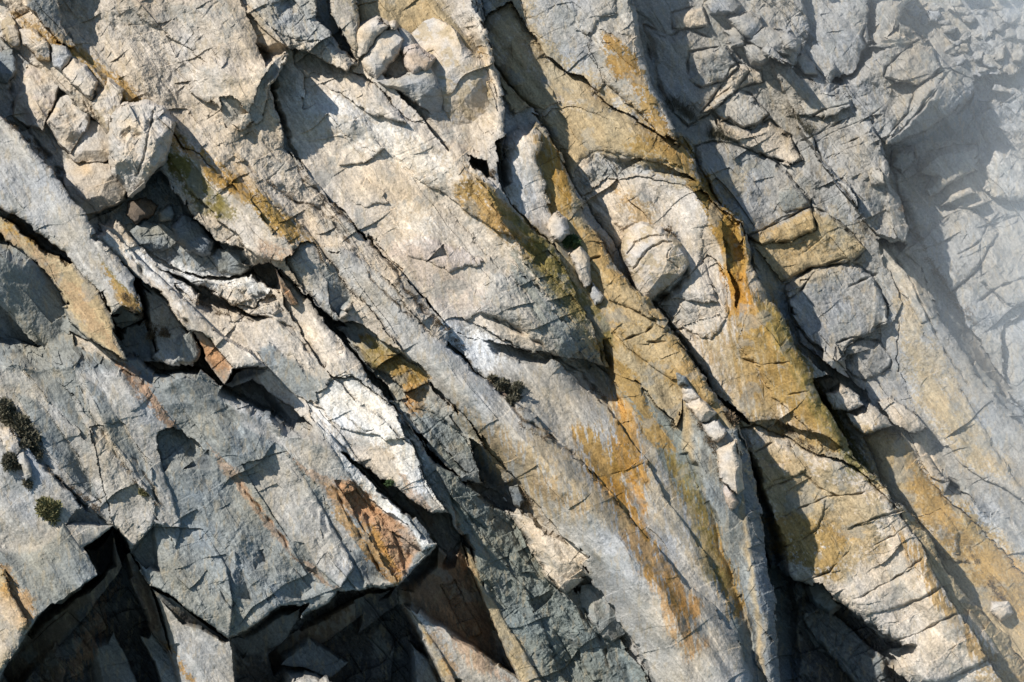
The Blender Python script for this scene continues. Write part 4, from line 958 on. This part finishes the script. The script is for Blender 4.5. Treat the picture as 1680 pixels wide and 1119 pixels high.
# the big round boulder and small uprights
rock("boulder", "big rounded boulder with bent cracks, caught on the slab right of centre", [(1026,382),(1052,368),(1087,376),(1108,396),(1123,418),(1128,434),(1108,460),(1061,491),(1050,484),(1037,453),(1021,413)], 62, .0, .30, 20, 22, .38, 'cream', 'tan', faces=((1092,450,-.55,-.75,4),), seed=2, cracks=(([(1030,418),(1045,398),(1065,388),(1090,386)], 3, 7), ([(1040,440),(1062,410),(1085,398),(1102,400)], 3, 7), ([(1098,410),(1095,425),(1112,440)], 2, 4)))
rock("boulder", "pointed pale upright stone beside the green bush in the central gully", [(901,377),(904,358),(914,349),(924,357),(933,384),(918,396),(904,390)], 30, .05, .3, 9, 12, .15, 'cream', group="upright stones in the central gully")
rock("boulder", "split upright stone with a dark right side below the green bush", [(935,416),(953,405),(966,424),(970,462),(960,474),(950,454),(943,434)], 32, -.05, .25, 8, 12, .25, 'cream', faces=((962,440,-.9,.1,4),), group="upright stones in the central gully")
rock("boulder", "small tilted stone under the split upright one", [(967,482),(973,466),(990,486),(985,498),(975,501)], 22, -.1, .2, 6, 9, .2, 'pale', group="upright stones in the central gully")
CG = "chain of blocks in the gully right of centre"
rock("boulder", "small cracked cream block, the topmost lit one of the gully chain", [(1119,636),(1130,632),(1149,652),(1131,661),(1122,654)], 22, .1, .35, 6, 7, .4, 'cream', group=CG)
rock("boulder", "cream block with a dark lower right end, second in the gully chain", [(1128,662),(1148,653),(1173,676),(1165,689),(1152,695),(1135,674)], 26, .08, .35, 7, 9, .25, 'cream', faces=((1166,683,-.5,-.7,0),), group=CG)
rock("boulder", "squarish pale block in the middle of the gully chain", [(1153,697),(1179,688),(1192,708),(1177,726),(1168,723),(1157,707)], 28, .05, .33, 8, 10, .25, 'cream', group=CG)
rock("boulder", "long pale block with a level crack and a shaded right side in the gully chain", [(1176,741),(1206,723),(1211,744),(1221,800),(1211,810),(1187,793),(1179,757)], 34, .05, .25, 9, 12, .2, 'cream', faces=((1206,760,-1.0,.1,2),), group=CG)
rock("boulder", "narrow pinkish block, the lowest of the gully chain", [(1187,797),(1202,810),(1211,827),(1202,838),(1191,824)], 24, .0, .25, 6, 9, .2, 'pink', group=CG)
rock("boulder", "dark little block at the very top of the gully chain", [(1112,614),(1124,619),(1131,632),(1114,631)], 20, -.2, .0, 5, 6, .3, 'grey', group=CG)
rock("boulder", "greenish grey block hanging over a shadow on the long slab at the lower centre", [(955,958),(975,955),(1000,975),(1015,995),(1034,1033),(1005,1052),(990,1048),(965,1010),(948,985)], 34, -.05, .22, 12, 16, .3, 'grey', 'pale')
rock("boulder", "pale square block lying in the deep shaded gully at the lower right", [(1328,963),(1345,955),(1377,993),(1360,1004),(1335,985)], 18, .0, .3, 6, 8, .3, 'grey')
rock("boulder", "pale loose block beside the narrow gully near the right bottom corner", [(1627,989),(1653,987),(1661,1006),(1643,1017),(1626,1003)], 26, .05, .35, 8, 10, .3, 'cream')
rock("boulder", "dark loose block in the pit among the lichened rocks", [(838,800),(850,797),(862,822),(855,832),(846,826)], 34, -.2, .1, 6, 8, .2, 'slate')
rock("boulder", "orange stained rock between the two dark shrubs at the left edge", [(-6,700),(14,702),(28,718),(36,738),(27,748),(12,742),(0,722)], 16, .1, .35, 9, 10, .3, 'cream', 'tan', group="rocks between the shrubs at the left edge")
rock("boulder", "grey rock below the orange stained one at the left edge", [(27,748),(40,742),(50,762),(50,785),(44,792),(36,772)], 15, .0, .3, 7, 9, .25, 'pale', group="rocks between the shrubs at the left edge")
TG = "boulders in the gap at the top right of centre"
for (lb, pts, hh) in [("smooth boulder above the others in the gap at the top right of centre", [(1194,31),(1223,22),(1247,30),(1251,44),(1232,63),(1216,56)], 34),
                      ("broad pale boulder on the right of the smooth topmost one", [(1226,66),(1259,44),(1290,55),(1302,62),(1297,90),(1262,82),(1240,76)], 34),
                      ("upright pale boulder just right of the broad one", [(1279,58),(1293,53),(1311,73),(1304,81),(1287,81)], 44),
                      ("small pointed boulder at the foot of the gap, beside the ridge top", [(1303,98),(1317,90),(1333,103),(1340,122),(1320,120)], 24),
                      ("rounded boulder leaning on the head of the grey ridge", [(1222,76),(1247,75),(1261,90),(1253,104),(1232,104)], 36),
                      ("grey boulder below and left of the smooth topmost one", [(1192,51),(1210,43),(1221,60),(1221,74),(1200,78)], 26),
                      ("hazy rounded boulder cut by the top edge of the picture", [(1160,6),(1175,-8),(1200,-6),(1211,10),(1200,21),(1167,20)], 30)]:
    rock("boulder", lb, pts, hh, .05, .33, 8, 9, .55, 'stone', 'pale', group=TG)
# the misty rubble
rr = random.Random(5)
BIG = {(910,250): "large domed boulder in the middle of the misty rubble", (1120,130): "large pale boulder near the top right corner, above the others",
       (1205,320): "tall hazy boulder cut by the right edge of the picture in the rubble", (1000,40): "long low slab lying along the top edge at the top right corner",
       (900,440): "long narrow boulder with a shaded underside in the misty rubble", (830,372): "flat boulder just under the large domed one in the rubble",
       (905,625): "rounded boulder sitting on a bright square topped one in the misty rubble", (1060,350): "broad boulder leaning left beside the tall one at the right edge",
       (620,350): "broad low boulder left of the flat one in the misty rubble", (980,765): "bright square topped boulder with a shaded side in the misty rubble",
       (1000,890): "low pale boulder under the bright square topped one", (940,1060): "lowest large boulder of the misty rubble"}
for (a, b, ra, rb, ro) in [(910,250,140,75,-10),(830,372,92,36,-10),(620,350,100,55,5),(610,490,70,55,10),(505,510,62,52,20),(575,620,90,55,-15),(770,580,75,46,-30),(905,625,110,62,10),
                           (980,765,98,50,5),(992,540,75,42,-50),(1060,350,105,60,-12),(1120,130,125,90,-20),(1205,320,72,110,0),(900,440,115,42,-20),(470,305,85,40,0),(440,405,88,60,20),
                           (240,210,62,52,0),(140,110,75,42,0),(330,150,62,60,0),(1100,700,62,62,0),(820,715,62,34,0),(1000,890,100,42,5),(940,1060,92,52,-10),(1150,925,85,36,10),
                           (550,30,75,52,0),(330,70,90,32,0),(600,112,105,36,10),(765,130,95,32,0),(1000,40,230,56,-5),(560,430,60,30,-10),(740,480,60,40,-20),(690,200,70,30,10),
                           (420,220,70,34,5),(1080,460,60,34,0),(1180,560,60,60,0),(240,35,60,30,0),(60,50,70,50,0)]:
    cx, cy = 1480 + a / 6.215, b / 6.215
    lab = BIG.get((a, b), "small pale boulder in the misty rubble at the top right")
    pts = []
    nn = rr.choice((5, 6, 7))
    for k in range(nn):
        an = (k + rr.uniform(-.28, .28)) / nn * 2 * math.pi; q_ = rr.uniform(.9, 1.3)
        x_, y_ = ra / 6.215 * q_ * math.cos(an), rb / 6.215 * q_ * math.sin(an); c0, s0 = math.cos(math.radians(ro)), math.sin(math.radians(ro))
        pts.append((cx + x_ * c0 - y_ * s0, cy + x_ * s0 + y_ * c0))
    rock("boulder", lab, pts, rr.uniform(10, 20), rr.uniform(-.1, .2), rr.uniform(.15, .45), 4, 5, .7, 'stone', 'pale', group="boulders of the misty rubble field", seed=rr.randint(1, 90))


# ------------------------------------------------------------------ plants
def plain_mat(name, col, rough=.8, var=.35, scale=6):
    m = bpy.data.materials.new(name); m.use_nodes = True
    t = m.node_tree; b = t.nodes["Principled BSDF"]
    g = t.nodes.new("ShaderNodeNewGeometry"); n = t.nodes.new("ShaderNodeTexNoise"); n.inputs["Scale"].default_value = scale
    t.links.new(g.outputs["Position"], n.inputs["Vector"])
    r = t.nodes.new("ShaderNodeMix"); r.data_type = 'RGBA'
    r.inputs[6].default_value = (*[c * (1 - var) for c in col], 1); r.inputs[7].default_value = (*[c * (1 + var) for c in col], 1)
    t.links.new(n.outputs[0], r.inputs[0]); t.links.new(r.outputs[2], b.inputs["Base Color"])
    b.inputs["Roughness"].default_value = rough
    return m


LEAF = [plain_mat("dark_foliage", (.085, .078, .05), .8, .7, 3), plain_mat("yellow_green_foliage", (.15, .14, .06), .8, .6, 3),
        plain_mat("green_foliage", (.05, .085, .025), .8, .5, 9), plain_mat("dry_foliage", (.14, .10, .06), .9, .5, 9)]
STEM = plain_mat("woody_stem", (.12, .085, .06))


def leaves(cent, n, size, seed, up=.5):
    """n small leaf faces spread through a list of (centre, radius) clumps"""
    g = np.random.RandomState(seed)
    cs = np.array([c for c, _ in cent]); rs = np.array([r for _, r in cent])
    k = g.choice(len(cs), n, p=rs ** 2 / (rs ** 2).sum())
    v = g.normal(size=(n, 3)); v /= np.linalg.norm(v, axis=1)[:, None]
    p = cs[k] + v * (rs[k] * g.rand(n) ** .45)[:, None]
    d = v + g.normal(size=(n, 3)) * .6 + np.array([0, -.2, up]); d /= np.linalg.norm(d, axis=1)[:, None]
    s = np.cross(d, g.normal(size=(n, 3))); s /= np.linalg.norm(s, axis=1)[:, None]
    L = (size * (.6 + .8 * g.rand(n)))[:, None]
    W = L * .2
    co = np.stack([p, p + d * L * .5 + s * W, p + d * L, p + d * L * .5 - s * W], 1).reshape(-1, 3)
    return co, np.arange(4 * n).reshape(n, 4)


def tube(a, b, ra, rb, n=6):
    a = np.array(a); b = np.array(b); d = b - a; d = d / np.linalg.norm(d)
    u = np.cross(d, [.3, .8, .5]); u /= np.linalg.norm(u); v = np.cross(d, u)
    an = np.linspace(0, 2 * np.pi, n, endpoint=False)
    ring = np.cos(an)[:, None] * u + np.sin(an)[:, None] * v
    co = np.concatenate([a + ring * ra, b + ring * rb])
    f = [[i, (i + 1) % n, n + (i + 1) % n, n + i] for i in range(n)]
    return co, np.array(f)


def join(parts):
    co, fc, o = [], [], 0
    for c, f in parts:
        co.append(c); fc.append(f + o); o += len(c)
    return np.concatenate(co), np.concatenate(fc)


def shrub(label, blobs, mat, n, size, group=None, name="shrub", seed=1):
    """blobs: (u, v, radius in photo pixels) clumps; the stems reach back to the rock"""
    u0 = sum(b[0] for b in blobs) / len(blobs); v0 = max(b[1] for b in blobs)
    blobs = [(u, v, r * .85) for (u, v, r) in blobs]
    org = np.array(to_world(u0, v0, surf(u0, v0)))
    root = bpy.data.objects.new(name, None); scene.collection.objects.link(root)
    root.location = org.tolist(); root.empty_display_size = .2
    tag(root, label, "shrub", group)
    cent = []; st = []
    for (u, v, r) in blobs:
        hs = surf(u, v)
        c = np.array(to_world(u, v, hs + r * .45)) - org
        cent.append((c, r * S * .9))
        q = np.array(to_world(u - r * .2, v + r * .8, hs - 2)) - org
        for k in range(4):
            st.append(c + np.array([(k - 1.5) * .3 * r * S, 0, .2 * r * S]))
            cent.append((c + np.random.RandomState(seed * 7 + k + int(u)).normal(size=3) * r * S * .55, r * S * .42))
    co, f = leaves(cent, int(n * .6), size * 1.45, seed)
    link_mesh("foliage", co, f, mat, parent=root)
    # all stems leave one rootstock
    hs = surf(blobs[0][0], blobs[0][1]); q = np.array(to_world(blobs[0][0], blobs[0][1] + blobs[0][2] * .6, hs - 2)) - org
    co, f = tube(q, st[0], .045, .012); f = f.tolist(); co = co.tolist()
    for e_ in st[1:]:
        c2, _ = tube(q, e_, .045, .012); o_ = len(co); co += c2[6:].tolist()
        f += [[i, (i + 1) % 6, o_ + (i + 1) % 6, o_ + i] for i in range(6)]
    link_mesh("stem", np.array(co), np.array(f), STEM, parent=root)
    return root


shrub("large dark shrub sprawling down the crack at the left edge", [(8,668,17),(22,690,14),(38,700,18),(50,722,19),(30,690,14),(56,742,12),(12,684,14)], LEAF[0], 9000, .2, seed=1)
shrub("small dark shrub below the orange stained rock at the left edge", [(16,755,13),(24,765,9),(12,762,8)], LEAF[0], 3000, .17, seed=2)
shrub("tiny dark shrub at the end of the orange streak near the left edge", [(44,790,6),(48,796,5)], LEAF[0], 700, .14, seed=3)
shrub("rounded yellow green bush above the broken slab corner at the lower left", [(78,832,15),(86,840,13),(72,838,10),(88,850,9)], LEAF[1], 5000, .2, seed=4)
shrub("brownish green shrub in the crack across the smooth white slab", [(808,626,12),(826,634,15),(842,645,14),(850,636,10),(838,656,9)], LEAF[0], 5200, .18, seed=5)
shrub("small bright green cushion on the pale slab left of the grey green band", [(632,790,7),(640,792,6)], LEAF[2], 1200, .12, seed=6)
shrub("green bush beside the pointed upright stone in the central gully", [(938,395,11),(930,400,8),(946,402,8)], LEAF[2], 2600, .17, seed=7)
shrub("little olive tuft on the seam of the big grey slab", [(234,806,7),(240,812,4)], LEAF[1], 900, .12, seed=8)
shrub("thin dry shrub at the end of the narrow gully above the cracked slab", [(1208,675,9),(1200,690,7),(1196,682,6)], LEAF[3], 1600, .2, seed=9)
shrub("dry tuft of scrub on the top edge of the round boulder", [(1095,382,7),(1102,388,5)], LEAF[3], 800, .15, seed=10)
shrub("dark dry plant in the seam below the pale nose of the left slab", [(242,535,9),(255,545,8),(270,548,7),(248,550,7)], LEAF[3], 2400, .14, seed=11)


def tufts(label, pts, n, length, mat, seed, group=None):
    g = np.random.RandomState(seed); parts = []
    u0, v0 = cen(pts); org = np.array(to_world(u0, v0, surf(u0, v0)))
    for k in range(n):
        t = g.rand() * (len(pts) - 1); i = int(t); t -= i
        u = pts[i][0] + t * (pts[i + 1][0] - pts[i][0]) + g.normal() * 4; v = pts[i][1] + t * (pts[i + 1][1] - pts[i][1]) + g.normal() * 4
        p = np.array(to_world(u, v, surf(u, v) - 1)) - org
        d = np.array([g.normal() * .35, -.5 + g.normal() * .3, 1.0]); d /= np.linalg.norm(d)
        L = length * (.5 + g.rand()); s = np.cross(d, g.normal(size=3)); s /= np.linalg.norm(s)
        b = p + d * L * .6; e = p + d * L + np.array([g.normal() * .2, -.2, -.15]) * L
        parts.append((np.stack([p - s * .018, p + s * .018, b + s * .014, b - s * .014]), np.array([[0, 1, 2, 3]])))
        parts.append((np.stack([b - s * .014, b + s * .014, e + s * .003, e - s * .003]), np.array([[0, 1, 2, 3]])))
    co, f = join(parts)
    o = link_mesh("grass_tuft", co, f, mat)
    o.location = org.tolist()
    tag(o, label, "grass tuft", group)


GT = "grass tufts in the shaded gullies"
tufts("long dark grass hanging in the shaded gully right of the grey ridge spur", [(1095,170),(1115,180),(1140,200)], 420, .9, LEAF[0], 21, GT)
tufts("dark grass above the pinkish smooth boulder slab", [(1165,222),(1180,228),(1195,232)], 380, .9, LEAF[0], 22, GT)
tufts("dark grass in the notch left of the grey ridge", [(1295,185),(1306,195),(1313,202)], 200, .7, LEAF[0], 23, GT)
tufts("dark grass lower in the notch beside the grey ridge", [(1322,212),(1329,222)], 160, .7, LEAF[0], 24, GT)
tufts("dry grass at the foot of the narrow gully right of the block chain", [(1195,680),(1206,690),(1214,696)], 220, .6, LEAF[3], 25, GT)

# dry scrub along the seams between the slabs: nobody could count it
g = np.random.RandomState(77); cl = []
for line, n, rad in [([(470,225),(500,295),(560,352),(612,402),(645,440),(668,480),(700,515),(738,548)], 60, 4), ([(425,290),(475,325),(530,345),(570,395),(620,470),(680,525)], 36, 3.5),
                     ([(800,622),(862,690),(905,714),(960,764),(1008,820),(1062,885)], 34, 3), ([(850,690),(880,715),(905,722)], 8, 4), ([(75,772),(110,795),(135,815),(150,828),(165,845)], 30, 3.5),
                     ([(1125,655),(1150,700),(1172,735),(1185,790)], 40, 4), ([(950,612),(975,640),(1000,668)], 14, 4), ([(200,480),(240,530),(275,545)], 20, 4), ([(10,195),(60,245),(100,290),(140,345)], 50, 4),
                     ([(300,490),(345,510),(370,520)], 14, 4), ([(1480,330),(1520,420),(1560,480),(1600,540)], 60, 5), ([(1590,900),(1620,950),(1650,990)], 20, 4), ([(775,262),(800,275),(812,290)], 16, 4),
                     ([(845,805),(868,815),(866,830)], 10, 4), ([(1280,690),(1310,720),(1340,745)], 24, 4), ([(200,760),(240,805),(262,830)], 14, 2.5), ([(690,500),(720,530),(760,575)], 20, 3)]:
    for k in range(n):
        t = g.rand() * (len(line) - 1); i = int(t); t -= i
        u = line[i][0] + t * (line[i + 1][0] - line[i][0]) + g.normal() * 2.5; v = line[i][1] + t * (line[i + 1][1] - line[i][1]) + g.normal() * 2.5
        r_ = rad * (.5 + g.rand())
        cl.append((np.array(to_world(u, v, surf(u, v) + r_ * .2)), r_ * S))
co, f = leaves(cl, 26000, .11, 78)
o = link_mesh("dry_scrub", co, f, LEAF[3])
o["kind"] = "stuff"; o["label"] = "dry brown scrub growing along the seams between the slabs"

# ------------------------------------------------------------------ the gull resting at the edge of the pit
def lathe(path, n=10):
    co = []; f = []
    for (c, r) in path:
        for k in range(n):
            a = 2 * math.pi * k / n
            co.append((c[0], c[1] + r * math.cos(a), c[2] + r * math.sin(a)))
    for i in range(len(path) - 1):
        for k in range(n):
            f.append([i * n + k, i * n + (k + 1) % n, (i + 1) * n + (k + 1) % n, (i + 1) * n + k])
    return np.array(co), np.array(f)


gu = np.array(to_world(832, 823, surf(832, 825) + 3))
groot = bpy.data.objects.new("gull", None); scene.collection.objects.link(groot); groot.location = gu.tolist()
tag(groot, "small white gull with grey wings resting by the dark pit", "bird")
WHITE = plain_mat("white_feathers", (.8, .8, .78), .7, .04); GREYF = plain_mat("grey_feathers", (.12, .13, .15), .7, .1)
body = [((.30, 0, .16), .01), ((.22, 0, .15), .05), ((.08, 0, .13), .11), ((-.08, 0, .15), .125), ((-.18, 0, .21), .09), ((-.22, 0, .28), .065), ((-.27, 0, .31), .06), ((-.32, 0, .30), .03), ((-.34, 0, .295), .005)]
bb = link_mesh("body", *lathe(body), WHITE, parent=groot, smooth=True)
wg = [((.40, 0, .17), .005), ((.28, 0, .17), .04), ((.10, 0, .18), .10), ((-.06, 0, .20), .10), ((-.13, 0, .21), .03)]
for sgn in (-1, 1):
    c, f = lathe(wg); c = c * np.array([1, .45, .8]) + np.array([0, sgn * .085, .03]); link_mesh("wing", c, f, GREYF, parent=groot, smooth=True)
c, f = lathe([((-.33, 0, .295), .018), ((-.41, 0, .28), .003)]); link_mesh("beak", c, f, plain_mat("yellow_beak", (.6, .4, .05)), parent=groot)
for sgn in (-1, 1):
    c, f = tube((.02, sgn * .04, .05), (.03, sgn * .04, -.10), .012, .01); link_mesh("leg", c, f, STEM, parent=groot)

# ------------------------------------------------------------------ the sea below the cliff
sm = bpy.data.materials.new("sea_water"); sm.use_nodes = True
t_ = sm.node_tree; b_ = t_.nodes["Principled BSDF"]
b_.inputs["Base Color"].default_value = (.05, .12, .15, 1); b_.inputs["Roughness"].default_value = .25
n_ = t_.nodes.new("ShaderNodeTexNoise"); n_.inputs["Scale"].default_value = .4; n_.inputs["Detail"].default_value = 6
c_ = t_.nodes.new("ShaderNodeTexCoord"); t_.links.new(c_.outputs["Object"], n_.inputs["Vector"])
q_ = t_.nodes.new("ShaderNodeBump"); q_.inputs["Distance"].default_value = .6; t_.links.new(n_.outputs[0], q_.inputs["Height"]); t_.links.new(q_.outputs[0], b_.inputs["Normal"])
sea = link_mesh("sea", [(-3000, -4000, 4), (3000, -4000, 4), (3000, 60, 4), (-3000, 60, 4)], [[0, 1, 2, 3]], sm)
sea["kind"] = "structure"

# ------------------------------------------------------------------ the bank of mist drifting in front of the right-hand end
def mist_bank():
    me = bpy.data.meshes.new("mist")
    # a closed bank, thick at its far right end, thinning to a wedge on its left; X right, Z up
    L, Rr, B, T = -2, 64, ZC - 32, ZC + 42
    vs, fs = [], []
    nx_, nz_ = 14, 10
    for side in (0, 1):
        for i in range(nx_ + 1):
            for k in range(nz_ + 1):
                u, v = i / nx_, k / nz_
                x = L + (Rr - L) * u; z = B + (T - B) * v
                wob = 1.2 * math.sin(z * .21 + x * .13) + .8 * math.sin(x * .4 + z * .33)
                if side == 0:
                    y = -16 - 9 * math.sin(math.pi * min(1, u * 1.1)) + wob
                else:
                    y = 46
                vs.append((x, y, z))
    me.from_pydata(vs, [], [])
    n1_ = (nx_ + 1) * (nz_ + 1)
    idf = lambda s, i, k: s * n1_ + i * (nz_ + 1) + k
    for i in range(nx_):
        for k in range(nz_):
            fs.append((idf(0, i, k), idf(0, i + 1, k), idf(0, i + 1, k + 1), idf(0, i, k + 1)))
            fs.append((idf(1, i, k), idf(1, i, k + 1), idf(1, i + 1, k + 1), idf(1, i + 1, k)))
    for i in range(nx_):
        fs.append((idf(0, i, 0), idf(1, i, 0), idf(1, i + 1, 0), idf(0, i + 1, 0)))
        fs.append((idf(0, i, nz_), idf(0, i + 1, nz_), idf(1, i + 1, nz_), idf(1, i, nz_)))
    for k in range(nz_):
        fs.append((idf(0, 0, k), idf(0, 0, k + 1), idf(1, 0, k + 1), idf(1, 0, k)))
        fs.append((idf(0, nx_, k), idf(1, nx_, k), idf(1, nx_, k + 1), idf(0, nx_, k + 1)))
    me.clear_geometry(); me.from_pydata(vs, [], fs); me.update()
    m = bpy.data.materials.new("sea_mist"); m.use_nodes = True
    t = m.node_tree; t.nodes.clear()
    out = t.nodes.new("ShaderNodeOutputMaterial"); pv = t.nodes.new("ShaderNodeVolumePrincipled")
    pv.inputs["Color"].default_value = (.88, .94, 1.0, 1); pv.inputs["Anisotropy"].default_value = -.25
    tc = t.nodes.new("ShaderNodeTexCoord"); sp = t.nodes.new("ShaderNodeSeparateXYZ")
    t.links.new(tc.outputs["Object"], sp.inputs[0])

    def mr(src, a, b, c, d, inter='SMOOTHSTEP'):
        n = t.nodes.new("ShaderNodeMapRange"); n.interpolation_type = inter
        for k, v in zip((1, 2, 3, 4), (a, b, c, d)):
            n.inputs[k].default_value = v
        t.links.new(src, n.inputs[0]); return n.outputs[0]

    def mul(a, b):
        n = t.nodes.new("ShaderNodeMath"); n.operation = 'MULTIPLY'
        t.links.new(a, n.inputs[0])
        if isinstance(b, (int, float)):
            n.inputs[1].default_value = b
        else:
            t.links.new(b, n.inputs[1])
        return n.outputs[0]

    def add(a, b):
        n = t.nodes.new("ShaderNodeMath"); n.operation = 'ADD'
        t.links.new(a, n.inputs[0]); t.links.new(b, n.inputs[1]); return n.outputs[0]
    # denser to the right, and up in the corner
    zz = mul(sp.outputs["Z"], .0)
    right = mr(sp.outputs["X"], 27, 52, 0, 1)
    top = mul(mr(sp.outputs["Z"], ZC + 16, ZC + 33, 0, 1), mr(sp.outputs["X"], 0, 36, 0, .32))
    ns = t.nodes.new("ShaderNodeTexNoise"); ns.inputs["Scale"].default_value = .07; ns.inputs["Detail"].default_value = 2
    t.links.new(tc.outputs["Object"], ns.inputs["Vector"])
    wisps = mr(ns.outputs[0], .38, .66, .4, 1.45)
    den = mul(mul(add(right, top), wisps), MIST)
    t.links.new(den, pv.inputs["Density"])
    t.links.new(pv.outputs[0], out.inputs["Volume"])
    me.materials.append(m)
    o = bpy.data.objects.new("mist", me); scene.collection.objects.link(o)
    o["kind"] = "stuff"; o["label"] = "pale blue sea mist drifting over the right-hand end of the cliff"
    m.cycles.homogeneous_volume = False
    m.cycles.volume_step_rate = 1.0


MIST = .0138
scene.cycles.volume_max_steps = 48
scene.cycles.volume_bounces = 3
scene.cycles.volume_step_rate = 2.0
mist_bank()
